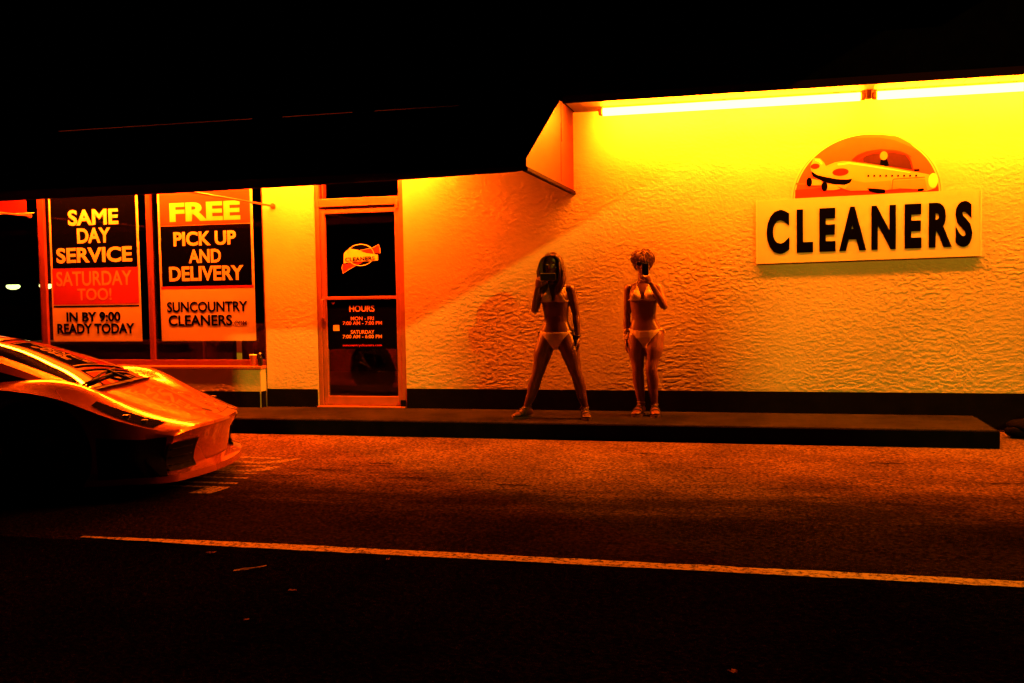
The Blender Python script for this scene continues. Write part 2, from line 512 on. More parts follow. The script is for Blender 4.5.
for a_ in ((-3.685, 9.0, -0.012, -0.001, 0.02, 0.360, 0.004), (-5.313, -4.71, -0.012, -0.001, 0.02, 0.345, 0.004),
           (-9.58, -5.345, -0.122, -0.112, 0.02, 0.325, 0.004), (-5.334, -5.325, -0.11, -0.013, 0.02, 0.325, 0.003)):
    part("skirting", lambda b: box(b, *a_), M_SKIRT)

M_FRAMEDARK = mat("dark_awning_frame", (0.016, 0.0016, 0.001), 0.7, spec=0.05)
# roof: soffit, fascia, dark mansard, and an added unseen slab blocking the street light
roof = part("roof", lambda b: (prism_x(b, [(-0.66, 3.175), (-0.66, 3.58), (-0.45, 3.60), (0.2, 3.60), (0.2, 3.175)], -30, 9.0)), M_DARKROOF)
part("soffit", lambda b: box(b, -1.83, 9.0, -0.64, 0.0, 3.155, 3.172), M_SOFFIT, roof)
def f(bm):
    box(bm, -1.83, 9.0, -0.665, -0.642, 3.128, 3.20, 0.004)
part("fascia", f, M_FRAMEDARK, roof)
def f(bm):
    for i in range(50):
        x = -1.7 + 0.19 * i
        box(bm, x, x + 0.006, -0.63, -0.01, 3.150, 3.1545)
part("soffit_rib", f, M_DARKRED, roof)
part("light_blocking_slab", lambda b: (box(b, -30, 3.6, -6.45, 6.0, 5.0, 5.25), box(b, -30, 3.5, 1.0, 1.2, 3.6, 4.999)), M_DARKROOF, roof)
part("rear_wall", lambda b: box(b, -30, 9, 5.0, 5.2, 0, 4.9), M_INT)
part("side_wall", lambda b: box(b, 8.8, 9.0, 0.22, 5.0, 0, 4.9), M_INT)
part("interior_ceiling", lambda b: box(b, -12.5, -3.0, 0.23, 4.99, 2.95, 3.0), M_INT)
part("interior_partition", lambda b: box(b, -3.1, -3.0, 0.23, 4.99, 0.0, 2.94), M_INT)
part("interior_partition", lambda b: box(b, -12.6, -12.5, 0.23, 4.99, 0.0, 2.94), M_INT)
part("interior_floor", lambda b: box(b, -12.49, -3.11, 0.23, 4.99, 0.02, 0.13), M_INTFLOOR)

M_GUTTER = mat("dull_red_gutter", (0.06, 0.004, 0.002), 0.6, spec=0.0)
# awning over the glazed half
aw = part("awning", lambda b: prism_x(b, [(-0.66, 3.10), (-2.09, 2.36), (-2.10, 2.375), (-0.67, 3.166), (-0.645, 3.166)], -12.0, -1.872), M_DARKROOF)
def f(bm):
    prism_x(bm, [(0.0, 2.37), (-2.085, 2.37), (-2.085, 2.44), (-0.66, 3.16), (0.0, 3.17)], -1.871, -1.855)
ep = part("end_panel", f, M_REDTRIM, aw)
def f(bm):
    box(bm, -1.880, -1.835, -2.12, -0.002, 2.335, 2.372, 0.006)
    prism(bm, [(-12, 2.29), (-5.2, 2.288), (-3.7, 2.303), (-2.9, 2.314), (-1.95, 2.336), (-1.881, 2.345), (-1.881, 2.374), (-12, 2.374)], -2.12, -2.085)
part("bottom_frame", f, M_FRAMEDARK, aw)
def f(bm):                                        # a fold in the sheet metal of the end panel
    tube(bm, [(-1.852, -0.62, 3.14), (-1.852, -0.62, 2.78)], 0.006, 6)
    tube(bm, [(-1.854, -0.64, 2.95), (-1.853, -0.66, 2.40)], 0.003, 6)
part("panel_seam", f, M_DARKRED, aw)
for x in (-5.187, -8.296):
    part("support_rod", lambda b: (tube(b, [(x, -0.005, 2.345), (x, -2.09, 2.352)], 0.011, 8), tube(b, [(x, -0.012, 2.345), (x, -0.001, 2.345)], 0.03, 10)), M_ALU, aw)
for x0_, x1_ in ((-12, -7.35), (-5.05, -4.72), (-3.95, -3.72), (-2.85, -1.873)):  # unseen strips added to block the light leak above the awning
    part("leak_blocker", lambda b: box(b, x0_, x1_, -0.664, -0.646, 3.1665, 3.1745), M_DARKROOF, aw)
part("awning_gutter", lambda b: box(b, -9.0, -2.2, -0.70, -0.675, 3.135, 3.162, 0.004), M_GUTTER, aw)

# window: mullions, rails, glass
win = part("window", lambda b: (box(b, -9.58, -5.334, 0.03, 0.11, 0.601, 0.66, 0.004), box(b, -9.58, -5.334, 0.03, 0.11, 2.72, 2.779, 0.004)), M_REDFRAME)
part("mullion", lambda b: (box(b, -8.245, -8.20, 0.05, 0.085, 0.662, 2.718, 0.004), box(b, -8.21, -8.135, 0.02, 0.062, 0.662, 2.718, 0.004)), M_REDFRAME, win)
part("mullion", lambda b: box(b, -6.790, -6.732, 0.03, 0.072, 0.662, 2.718, 0.004), M_REDFRAME, win)
part("mullion", lambda b: box(b, -9.58, -9.52, 0.02, 0.12, 0.662, 2.718, 0.004), M_REDFRAME, win)
part("mullion", lambda b: box(b, -5.345, -5.317, 0.03, 0.12, 0.662, 2.718, 0.002), M_DARKRED, win)
for a, b_ in ((-9.52, -8.235), (-8.14, -6.785), (-6.735, -5.345)):
    part("pane", lambda b: b.faces.new([b.verts.new(p) for p in ((a,.07,.66),(b_,.07,.66),(b_,.07,2.72),(a,.07,2.72))]), M_GLASS, win)

# door
part("door_frame", lambda b: (box(b, -4.704, -4.655, 0.01, 0.12, 0.151, 2.718, 0.004), box(b, -3.742, -3.692, 0.01, 0.12, 0.151, 2.718, 0.004),
     box(b, -4.654, -3.743, 0.01, 0.12, 2.312, 2.40, 0.004), box(b, -4.654, -3.743, 0.01, 0.12, 2.68, 2.718, 0.004)), M_ALU)
part("threshold", lambda b: box(b, -4.70, -3.70, -0.06, 0.10, 0.151, 0.166, 0.004), M_ALU)
part("transom_pane", lambda b: b.faces.new([b.verts.new(p) for p in ((-4.65,.06,2.40),(-3.745,.06,2.40),(-3.745,.06,2.68),(-4.65,.06,2.68))]), M_GLASS)
part("transom_mullion", lambda b: box(b, -4.62, -4.60, 0.02, 0.10, 2.401, 2.679, 0.003), M_REDFRAME)
door = part("door", lambda b: (box(b, -4.652, -4.600, 0.025, 0.075, 0.17, 2.308, 0.005), box(b, -3.795, -3.745, 0.025, 0.075, 0.17, 2.308, 0.005),
     box(b, -4.599, -3.796, 0.027, 0.073, 2.238, 2.306, 0.004), box(b, -4.599, -3.796, 0.027, 0.073, 0.172, 0.268, 0.004),
     box(b, -4.599, -3.796, 0.027, 0.073, 1.312, 1.346, 0.004)), M_ALU)
part("pane", lambda b: (b.faces.new([b.verts.new(p) for p in ((-4.60,.05,.268),(-3.795,.05,.268),(-3.795,.05,1.312),(-4.60,.05,1.312))]),
     b.faces.new([b.verts.new(p) for p in ((-4.60,.05,1.346),(-3.795,.05,1.346),(-3.795,.05,2.238),(-4.60,.05,2.238))])), M_GLASS, door)
def f(bm):
    box(bm, -4.640, -4.612, 0.010, 0.024, 1.08, 1.345, 0.004)
    tube(bm, [(-4.626, 0.02, 1.11), (-4.626, -0.03, 1.12), (-4.626, -0.03, 1.31), (-4.626, 0.02, 1.32)], 0.010, 8)
part("handle", f, M_ALU, door)
part("hinge", lambda b: box(b, -3.778, -3.74, 0.0, 0.024, 2.27, 2.36, 0.006), M_ALU, door)
part("door_stop", lambda b: box(b, -3.755, -3.70, -0.02, 0.008, 0.168, 0.235, 0.006), M_SKIRT, door)
# lettering on the door
hp = part("hours_panel", lambda b: box(b, -4.598, -3.797, 0.0465, 0.0485, 0.78, 1.311), M_BLACK, door)
def dt(s, x0, x1, z0, z1, m=M_PINK, bold=0.012): return text("hours_lettering", s, x0, x1, z0, z1, 0.0462, m, door, bold)
dt("HOURS", -4.342, -4.052, 1.180, 1.250, bold=0.02)
dt("MON - FRI", -4.327, -4.061, 1.088, 1.128)
dt("7:00 AM - 7:00 PM", -4.422, -3.970, 1.038, 1.078)
dt("SATURDAY", -4.331, -4.059, 0.942, 0.982)
dt("7:00 AM - 6:00 PM", -4.426, -3.974, 0.893, 0.933)
dt("suncountrycleaners.com", -4.428, -3.977, 0.800, 0.832, M_RED, 0.004)
part("sticker", lambda b: box(b, -4.535, -4.463, 0.0445, 0.0462, 0.976, 1.039), M_YELLOW, door)
part("sticker", lambda b: prism(b, [(-4.555, 1.285), (-4.505, 1.285), (-4.53, 1.255)], 0.0445, 0.0462), M_PINK, door)
# the logo: an oval ring, a yellow banner and two red ribbon tails
LX = lambda X: -4.43 + (X/11.38 + 330 - 341) * 0.0117
LZ = lambda Y: 1.911 - (Y/11.38 + 230 - 243) * 0.01035
def lpoly(name, pts, m, k):
    bm = bmesh.new(); prism(bm, [(LX(a), LZ(b_)) for a, b_ in pts], 0.046 - k*0.0012, 0.0472 - k*0.0012)
    return obj(name, bm, m, door)
def f(bm):
    pts = [(LX(352 + 150*math.cos(t)), 0.0455, LZ(282 + 126*math.sin(t))) for t in [2*PI*i/48 for i in range(49)]]
    tube(bm, pts, 0.0045, 6)
part("logo_ring", f, M_WHITE, door)
lpoly("logo_disc", [(352 + 145*math.cos(2*PI*i/40), 282 + 121*math.sin(2*PI*i/40)) for i in range(40)], M_BLACK, 0)
lpoly("logo_banner", [(165,260),(190,230),(235,205),(300,215),(360,235),(420,262),(490,272),(545,285),(545,350),(480,358),(400,358),(300,362),(215,368),(160,378)], M_YELLOW, 1)
lpoly("logo_ribbon", [(345,228),(430,212),(490,200),(555,165),(570,215),(572,268),(520,262),(440,262),(390,250)], M_RED, 2)
lpoly("logo_ribbon", [(375,368),(300,372),(230,378),(150,395),(140,430),(150,492),(215,450),(290,408),(340,385)], M_RED, 2)
def f(bm):
    tube(bm, [(LX(a), 0.0445, LZ(b_)) for a, b_ in ((345,228),(430,212),(490,200),(555,165),(570,215),(572,268))], 0.003, 5)
    tube(bm, [(LX(a), 0.0445, LZ(b_)) for a, b_ in ((150,385),(140,430),(150,495),(215,452),(290,410))], 0.003, 5)
part("logo_outline", f, M_WHITE, door)
text("logo_lettering", "CLEANERS", -4.375, -4.035, 1.725, 1.768, 0.0445, M_BLACK, door, 0.03, 1.05, 0.03)

M_SUFFIX = mat("brown_vinyl", (0.10, 0.006, 0.006), 0.6)
# ================================================================== POSTERS IN THE WINDOW
YP = 0.078
def poster(name, x0, x1, z0, z1, bands, lines, label):
    t = empty(name, ((x0+x1)/2, YP, z0), label, "poster", "advertising posters in the shop window")
    bm = bmesh.new(); box(bm, x0, x1, YP, YP+0.004, z0, z1); obj("sheet", bm, M_WHITE, t)
    for (a, b_, c, d, m) in bands:
        bm = bmesh.new(); box(bm, a, b_, YP-0.0020, YP-0.0005, c, d); obj("colour_band", bm, m, t)
    for (s, a, b_, c, d, m, bold) in lines:
        text("lettering", s, a, b_, c, d, YP-0.0024, m, t, bold)
    return t
e = 0.03
poster("window_poster", -8.105, -6.918, 0.872, 2.66,
       [(-8.078, -6.948, 1.728, 2.655, M_BLACK), (-8.085, -6.943, 1.305, 1.722, M_RED), (-8.085, -6.943, 1.272, 1.290, M_BLACK)],
       [("SAME", -7.844, -7.177, 2.217, 2.400, M_WHITE, e), ("DAY", -7.729, -7.286, 2.011, 2.185, M_WHITE, e),
        ("SERVICE", -8.02, -7.012, 1.786, 1.963, M_WHITE, e), ("SATURDAY", -8.032, -7.029, 1.518, 1.689, M_PINK, .012),
        ("TOO!", -7.755, -7.301, 1.350, 1.488, M_PINK, .012), ("IN BY 9:00", -7.915, -7.193, 1.100, 1.215, M_BLACK, e),
        ("READY TODAY", -8.044, -7.013, 0.960, 1.081, M_BLACK, e)],
       "window poster reading SAME DAY SERVICE SATURDAY TOO above a dark car")
poster("window_poster", -6.665, -5.478, 0.872, 2.66,
       [(-6.635, -5.508, 2.178, 2.655, M_ORANGE), (-6.635, -5.508, 1.492, 2.172, M_BLACK), (-6.65, -5.49, 1.462, 1.490, M_RED)],
       [("FREE", -6.511, -5.627, 2.219, 2.430, M_YELLOW, .04), ("PICK UP", -6.471, -5.688, 1.943, 2.104, M_WHITE, e),
        ("AND", -6.287, -5.880, 1.749, 1.903, M_WHITE, e), ("DELIVERY", -6.540, -5.608, 1.548, 1.714, M_WHITE, e),
        ("SUNCOUNTRY", -6.582, -5.573, 1.197, 1.316, M_BLACK, .022), ("CLEANERS", -6.568, -5.766, 1.043, 1.165, M_BLACK, .022),
        (".COM", -5.753, -5.588, 1.043, 1.097, M_SUFFIX, .010)],
       "window poster reading FREE PICK UP AND DELIVERY beside the pillar")
t = empty("window_banner", (-8.9, 0.08, 2.38), "plain red banner strip at the top of the leftmost pane", "banner")
bm = bmesh.new(); box(bm, -9.5, -8.41, 0.078, 0.084, 2.395, 2.66); obj("sheet", bm, M_RED, t)
bm = bmesh.new(); tube(bm, [(-9.5, 0.074, 2.385), (-8.30, 0.074, 2.385)], 0.006, 6); obj("bottom_rail", bm, M_WHITE, t)

# ================================================================== WALL SIGN
sg = empty("wall_sign", (0.93, 0, 1.58), "rectangular CLEANERS sign topped by a half round flying car picture", "sign")
TILT = 0.0145
def zt(x, z): return z + (x - 0.93) * TILT
def sheet_box(bm, x0, x1, z0, z1, y0, y1, n=16):
    """thin board, slightly warped along its length as the bottom edge in the photo"""
    import math as m_
    fr, bk = [], []
    for i in range(n+1):
        x = x0 + (x1-x0)*i/n
        w = 0.006 * math.sin(i/n*PI*3.2 + .4)
        for (lst, y) in ((fr, y0), (bk, y1)):
            lst.append((bm.verts.new((x, y - max(w, 0)*0, zt(x, z0))), bm.verts.new((x, y, zt(x, z1)))))
        fr[-1][0].co.y -= 0.002
    for i in range(n):
        bm.faces.new((fr[i][0], fr[i+1][0], fr[i+1][1], fr[i][1]))
        bm.faces.new((bk[i][0], bk[i][1], bk[i+1][1], bk[i+1][0]))
        bm.faces.new((fr[i][0], bk[i][0], bk[i+1][0], fr[i+1][0]))
        bm.faces.new((fr[i][1], fr[i+1][1], bk[i+1][1], bk[i][1]))
    bm.faces.new((fr[0][0], fr[0][1], bk[0][1], bk[0][0])); bm.faces.new((fr[n][0], bk[n][0], bk[n][1], fr[n][1]))
M_BOARD = mat("cream_sign_board", (0.66, 0.60, 0.46), 0.45, var=0.05, vscale=2)
part("board", lambda b: sheet_box(b, -0.066, 1.932, 1.612, 2.222, -0.021, -0.004), M_BOARD, sg)
def f(bm):
    for x0, x1, z0, z1 in ((-0.072, -0.060, 1.612, 2.224), (1.926, 1.938, 1.612, 2.224)):
        vs_ = [(x0, z0), (x1, z0), (x1, z1), (x0, z1)]
        prism(bm, [(x, zt(x, z)) for x, z in vs_], -0.0255, -0.004)
part("edge_strip", f, M_WHITE, sg)
_t = text("lettering", "CLEANERS", 0.027, 1.858, 1.700, 2.122, -0.0235, M_BLACK, sg, 0.050, 1.42, TILT, 0.003)
DX = lambda X: 0.941 + (785 + X/6.4 - 868) * 0.00908
DZ = lambda X, Y: 2.797 - (125 + Y/6.4 - 134) * 0.00955 + (DX(X) - 0.93) * 0.022
def spoly(name, pts, m, k, parent):
    bm = bmesh.new(); prism(bm, [(DX(a), DZ(a, b_)) for a, b_ in pts], -0.0135 - k*0.0010, -0.0127 - k*0.0010)
    return obj(name, bm, m, parent)
def arc(cx, cy, rx, ry, a0, a1, n): return [(cx + rx*math.cos(R(a0+(a1-a0)*i/n)), cy - ry*math.sin(R(a0+(a1-a0)*i/n))) for i in range(n+1)]
M_SKYRED = mat("orange_red_print", (0.60, 0.065, 0.02), 0.5, var=0.08, vscale=1.5)
M_SKYBAND = mat("orange_print", (0.62, 0.11, 0.03), 0.5)
M_DEEPRED = mat("deep_red_print", (0.50, 0.016, 0.01), 0.5)
M_WINE = mat("wine_print", (0.035, 0.0006, 0.0006), 0.45)
M_CANOPY = mat("canopy_print", (0.16, 0.004, 0.003), 0.45)
M_CREAM = mat("cream_print", (0.60, 0.36, 0.12), 0.5)
M_CREAMD = mat("tan_print", (0.60, 0.24, 0.07), 0.5)
bm = bmesh.new(); prism(bm, [(DX(a), DZ(a, b_)) for a, b_ in arc(524, 456, 478, 412, 0, 180, 48)], -0.0125, -0.002)
disc = obj("half_disc", bm, M_BOARD, sg)
spoly("sky_panel", arc(524, 456, 452, 390, 0, 180, 48), M_SKYRED, 0, disc)
spoly("sky_streak", [(440,82),(520,70),(620,72),(720,92),(800,140),(850,190),(780,150),(700,112),(610,90),(520,84)], M_SKYBAND, 1, disc)
spoly("ground_panel", [(74,385),(240,380),(430,395),(640,420),(900,425),(968,420),(972,446),(74,462)], M_DEEPRED, 1, disc)
spoly("sky_streak", [(80,340),(170,345),(240,352),(240,362),(80,352)], M_SKYBAND, 2, disc)
spoly("flying_car_body", [(195,190),(235,195),(262,225),(272,245),(330,226),(380,221),(420,225),(520,245),(660,275),(820,315),(900,335),(950,352),(968,390),(955,425),(900,440),(840,425),(740,415),(640,420),(520,415),(430,412),(390,398),(330,370),(230,312),(180,282),(172,240)], M_CREAM, 3, disc)
spoly("body_shade", [(440,345),(520,365),(680,362),(690,418),(640,420),(520,415),(430,412),(395,395)], M_CREAMD, 4, disc)
spoly("body_shade", [(690,365),(890,365),(905,435),(840,425),(740,415),(680,417)], M_CREAMD, 4, disc)
spoly("canopy", [(432,220),(470,190),(530,170),(620,163),(720,178),(780,203),(808,250),(822,312),(660,272),(520,242)], M_CANOPY, 3.5, disc)
spoly("windscreen", [(505,215),(520,200),(570,188),(690,188),(770,208),(798,250),(812,302),(660,268),(510,240)], M_WINE, 4.5, disc)
spoly("driver", arc(636, 205, 24, 27, 0, 360, 16)[:-1], M_CREAMD, 5.5, disc)
spoly("driver", [(618,228),(655,228),(668,268),(650,272),(612,260)], M_BLACK, 5.2, disc)
spoly("headlamp", arc(365, 290, 52, 24, 0, 360, 20)[:-1], M_CANOPY, 4, disc)
spoly("headlamp", arc(203, 243, 30, 17, 0, 360, 16)[:-1], M_CANOPY, 4, disc)
spoly("grille", [(175,270),(215,298),(260,312),(340,332),(400,338),(440,336),(428,360),(392,372),(330,366),(255,342),(188,304)], M_BLACK, 4, disc)
spoly("jet_pipe", [(170,318),(240,335),(252,352),(240,366),(170,362)], M_CREAM, 4, disc)
spoly("jet_pipe", [(265,352),(330,368),(365,395),(330,400),(265,398)], M_CREAM, 4.4, disc)
spoly("jet_end", arc(165, 340, 19, 29, 0, 360, 16)[:-1], M_BLACK, 5, disc)
spoly("jet_end", arc(263, 374, 20, 29, 0, 360, 16)[:-1], M_BLACK, 5.4, disc)
spoly("wheel", [(532,402),(560,403),(640,415),(648,428),(642,440),(600,438),(550,422)], M_BLACK, 5, disc)
spoly("wheel", [(845,426),(880,422),(886,432),(870,440),(845,438)], M_BLACK, 5, disc)
spoly("mirror", [(820,300),(855,302),(860,314),(825,316)], M_BLACK, 5, disc)
spoly("body_highlight", [(345,236),(420,232),(520,252),(650,282),(800,318),(800,323),(650,291),(520,262),(420,242),(350,246)], M_YELLOW, 4.2, disc)
spoly("body_highlight", [(205,198),(232,203),(250,228),(244,234),(226,214),(206,208)], M_YELLOW, 4.2, disc)
spoly("body_line", [(690,362),(698,352),(890,352),(890,357),(700,357),(694,366),(690,418),(686,418)], M_SKYRED, 4.4, disc)
spoly("canopy_rib", arc(640, 300, 205, 132, 35, 150, 20) + arc(640, 300, 200, 127, 35, 150, 20)[::-1], M_DEEPRED, 5, disc)
spoly("ring_line", arc(524, 456, 466, 402, 0, 180, 48) + arc(524, 456, 461, 398, 0, 180, 48)[::-1], M_CREAMD, 0.2, disc)
spoly("tail_fin", arc(940, 378, 30, 46, 0, 360, 18)[:-1], M_YELLOW, 4.6, disc)
def f(bm):
    for i in range(9):
        X = 540 + 37*i; Y = 325 + 2.2*i
        prism(bm, [(DX(a), DZ(a, b_)) for a, b_ in ((X-6,Y-6),(X+6,Y-6),(X+6,Y+6),(X-6,Y+6))], -0.0185, -0.0175)
part("side_mark", f, M_BLACK, disc)

# ================================================================== TUBE LIGHTS
def tube_mat(name, s, hue=TUBE):
    m = bpy.data.materials.new(name); m.use_nodes = True
    b = m.node_tree.nodes["Principled BSDF"]
    b.inputs["Base Color"].default_value = (0.8, 0.8, 0.8, 1)
    b.inputs["Emission Color"].default_value = (*hue, 1)
    b.inputs["Emission Strength"].default_value = s
    return m
M_TUBE = tube_mat("lit_tube", 560.0)
M_TUBE2 = tube_mat("lit_awning_tube", 950.0, (1.0, 0.086, 0.0012))
def tube_light(x0, x1, y, z, label, m, group):
    t = empty("tube_light", ((x0+x1)/2, y, z), label, "light", group)
    bm = bmesh.new(); tube(bm, [(x0+.045, y, z), (x1-.045, y, z)], 0.038, 16); obj("glowing_tube", bm, m, t, smooth=True)
    bm = bmesh.new(); box(bm, x0+.02, x1-.02, y+.005, y+.075, z+.034, z+.050, .003); obj("housing", bm, M_SOFFIT, t)
    for s, x in ((1, x0), (-1, x1)):
        bm = bmesh.new(); box(bm, min(x, x+s*.043), max(x, x+s*.043), y-.02, y+.06, z-.028, z+.033, .008); obj("lamp_holder", bm, M_DARKRED, t)
    return t
tube_light(-1.555, 0.905, -0.25, 3.098, "long glowing tube light under the eave, its left end near the awning", M_TUBE, "tube lights under the eave")
tube_light(0.965, 3.425, -0.25, 3.098, "glowing tube light right of the bracket, running out of the picture", M_TUBE, "tube lights under the eave")
bm = bmesh.new(); box(bm, 0.91, 0.96, -0.28, -0.20, 3.075, 3.155, .006); tag(obj("lamp_bracket", bm, M_DARKRED), "small dark bracket between the two glowing tube lights", "bracket")
tube_light(-5.75, -3.30, -0.30, 2.93, "tube light hidden behind the awning above the shop door", M_TUBE2, "tube lights behind the awning")
tube_light(-8.35, -5.90, -0.30, 2.93, "tube light hidden behind the awning above the two window posters", M_TUBE2, "tube lights behind the awning")

# ================================================================== THINGS ON THE SILL AND IN THE SHOP
M_CUP = mat("red_paper_cup", (0.34, 0.06, 0.04), 0.5)
t = empty("paper_cup", (-5.455, -0.045, 0.60), "dark red paper cup standing on the window sill", "cup")
bm = bmesh.new(); lathe(bm, (-5.455, -0.045, 0.601), [(.030,0),(.041,.115),(.038,.115),(.03,.09)]); obj("cup_wall", bm, M_CUP, t, angle=40)
bm = bmesh.new(); lathe(bm, (-5.455, -0.045, 0.712), [(.036,0.0045),(.043,.0045),(.044,.011),(.041,.014),(.037,.012)]); obj("rim", bm, M_WHITE, t, angle=40)
M_BOTTLE = mat("dark_bottle_glass", (0.01, 0.008, 0.006), 0.08, spec=0.6)
t = empty("bottle", (-5.365, -0.055, 0.60), "slim dark bottle beside the red cup on the sill", "bottle")
bm = bmesh.new(); lathe(bm, (-5.365, -0.055, 0.601), [(.026,0),(.028,.005),(.028,.085),(.022,.105),(.011,.118),(.010,.128)]); obj("bottle_body", bm, M_BOTTLE, t, angle=50)
bm = bmesh.new(); lathe(bm, (-5.365, -0.055, 0.730), [(.012,0),(.012,.014),(.010,.016)]); obj("cap", bm, M_WHITE, t, angle=40)

t = empty("service_counter", (-7.2, 0.9, 0.13), "low dark red counter behind the window glass", "counter")
bm = bmesh.new(); box(bm, -9.2, -6.15, 0.75, 1.25, 0.131, 0.80, .01); obj("cabinet", bm, M_REDPLASTIC, t)
bm = bmesh.new(); box(bm, -9.25, -6.10, 0.70, 1.30, 0.801, 0.835, .006); obj("counter_top", bm, M_REDPLASTIC, t)
t = empty("display_stand", (-6.35, 0.45, 0.13), "thin metal post standing behind the FREE poster", "stand")
bm = bmesh.new(); tube(bm, [(-6.35,.45,.14),(-6.35,.45,1.3)], .02, 10); obj("post", bm, M_ALU, t)
bm = bmesh.new(); lathe(bm, (-6.35,.45,.131), [(.14,0),(.14,.015),(.03,.03)]); obj("base", bm, M_ALU, t)
t = empty("brochure", (-5.83, 0.33, 0.13), "tall yellow card standing inside the window by the pillar", "card")
bm = bmesh.new(); box(bm, -5.86, -5.80, .32, .335, .131, .90); obj("card_sheet", bm, M_YELLOW, t)
bm = bmesh.new(); box(bm, -5.93, -5.73, .28, .38, .1305, .16, .006); obj("base", bm, M_SKIRT, t)
t = empty("waiting_chair", (-5.6, 0.9, 0.13), "dark red waiting chair inside the shop behind the cup", "chair")
bm = bmesh.new(); box(bm, -5.95, -5.45, .7, 1.2, .53, .60, .02); obj("seat", bm, M_REDPLASTIC, t)
bm = bmesh.new(); prism(bm, [(-5.92,.60),(-5.50,.60),(-5.62,1.02),(-5.80,1.02)], 1.15, 1.2); obj("backrest", bm, M_REDPLASTIC, t)
for x in (-5.92, -5.48):
    for y in (.73, 1.17):
        bm = bmesh.new(); tube(bm, [(x,y,.131),(x,y,.53)], .015, 8); obj("leg", bm, M_DARKRED, t)
M_REFLGLOW = mat("greenish_reflection", (0.8,0.8,0.8), emit=(0.85, 1.0, 0.30), estr=3.0)  # added glow standing in for street lamps reflected in the glass
for i, (x, lab) in enumerate(((-11.14, "small greenish glow standing in for a lamp reflected in the leftmost pane"), (-10.55, "small greenish glow standing in for a lamp reflected between the mullion and the SAME DAY poster"))):
    t = empty("reflection_lamp", (x, 3.0, 1.575), lab, "reflection", "greenish glows standing in for reflected lamps")
    bm = bmesh.new(); ell(bm, (x, 3.0, 1.575), (.10, .10, .05), seg=14, rings=8); obj("bulb", bm, M_REFLGLOW, t, smooth=True)
    bm = bmesh.new(); tube(bm, [(x,3.0,1.61),(x,3.0,2.949)], .008, 6); obj("cord", bm, M_SKIRT, t)
    bm = bmesh.new(); lathe(bm, (x,3.0,1.60), [(.13,0),(.05,.05),(.02,.07)]); obj("shade", bm, M_INT, t, angle=40)

# ================================================================== SMALL THINGS ON THE GROUND
M_PAPER = mat("paper_scrap", (0.75, 0.70, 0.6), 0.8)
M_LEAF = mat("dry_leaf", (0.35, 0.16, 0.07), 0.8)
def scrap(x, y, w, d, a, m, name, label, cat):
    bm = bmesh.new()
    r = random.Random(int(x*100))
    g = [[bm.verts.new((w*(i/4-.5), d*(j/3-.5) + .004*math.sin(i*2.1), 0.010 + r.uniform(0, .010))) for j in range(4)] for i in range(5)]
    for i in range(4):
        for j in range(3): bm.faces.new((g[i][j], g[i+1][j], g[i+1][j+1], g[i][j+1]))
    ex = bmesh.ops.solidify(bm, geom=bm.faces[:], thickness=0.0015)
    o = obj(name, bm, m); o.location = (x, y, 0.0); o.rotation_euler = (0, 0, a)
    return tag(o, label, cat, "litter on the asphalt")
scrap(-2.49, -5.55, .012, .16, .35-1.2, M_PAPER, "paper_scrap", "thin bright paper strip lying on the dark asphalt below the white line", "litter")
scrap(-2.11, -6.27, .022, .02, .5, M_LEAF, "dry_leaf", "tiny dry leaf on the dark asphalt, the leaf farthest left near the bottom", "leaf")
scrap(-2.11, -5.85, .035, .02, .1, M_LEAF, "dry_leaf", "dry leaf on the dark asphalt right of the paper strip", "leaf")
scrap(-0.112, -6.44, .022, .03, .8, M_LEAF, "dry_leaf", "dry leaf on the dark asphalt at the bottom edge of the photo", "leaf")
scrap(-2.85, -5.31, .05, .025, .1, M_LEAF, "dry_leaf", "flat dry leaf just below the left end of the white line", "leaf")
scrap(-1.87, -5.26, .02, .02, .3, M_LEAF, "dry_leaf", "small dry leaf below the middle of the white line", "leaf")
t = empty("rubbish_bag", (2.32, -0.30, 0.0), "dark lumpy bag lying beside the wall past the right end of the sidewalk", "bag")
bm = bmesh.new()
for c, r_ in (((2.30,-.30,.075),(.22,.16,.08)), ((2.42,-.24,.10),(.14,.13,.10)), ((2.18,-.36,.05),(.12,.10,.055)), ((2.46,-.20,.21),(.03,.03,.05))):
    ell(bm, c, r_, (0, .2, .4), 24, 14)
rb = random.Random(8)
for v in bm.verts:
    n_ = math.sin(v.co.x*41 + v.co.y*17) * math.sin(v.co.y*37 + v.co.z*29)
    v.co += Vector((rb.uniform(-.004,.004), rb.uniform(-.004,.004), n_*.010))
    v.co.z = max(v.co.z, .004)
obj("bag_body", bm, M_CURB, t, smooth=True)
bm = bmesh.new(); box(bm, 2.235, 2.275, -.445, -.435, .075, .10, .002); obj("tag", bm, M_PAPER, t)
bm = bmesh.new(); tube(bm, [(2.27,-.44,.085),(2.34,-.445,.075),(2.40,-.43,.07)], [.010,.014,.008], 8); obj("drawstring", bm, M_RED, t, smooth=True)

# ================================================================== ADDED LIGHT BLOCKERS (unseen, beyond the right edge, shade the lot and wall)
nb = empty("lot_light_blocker", (9, -14, 0), "added unseen block beyond the right edge that keeps street light off the lot", "light blocker")
bm = bmesh.new(); box(bm, 5.0, 6.0, -40.0, -10.4, 0.0, 15.0); obj("wall", bm, M_DARKROOF, nb)
bm = bmesh.new(); box(bm, 4.95, 6.1, -40.1, -10.35, 15.001, 15.25); obj("blocker_edge", bm, M_SKIRT, nb)
for k in range(4):  # window panes dressing the added block
    bm = bmesh.new(); box(bm, 4.96, 4.998, -14.5 - 5*k, -12.0 - 5*k, 1.0, 2.6); obj("window", bm, M_BOTTLE, nb)

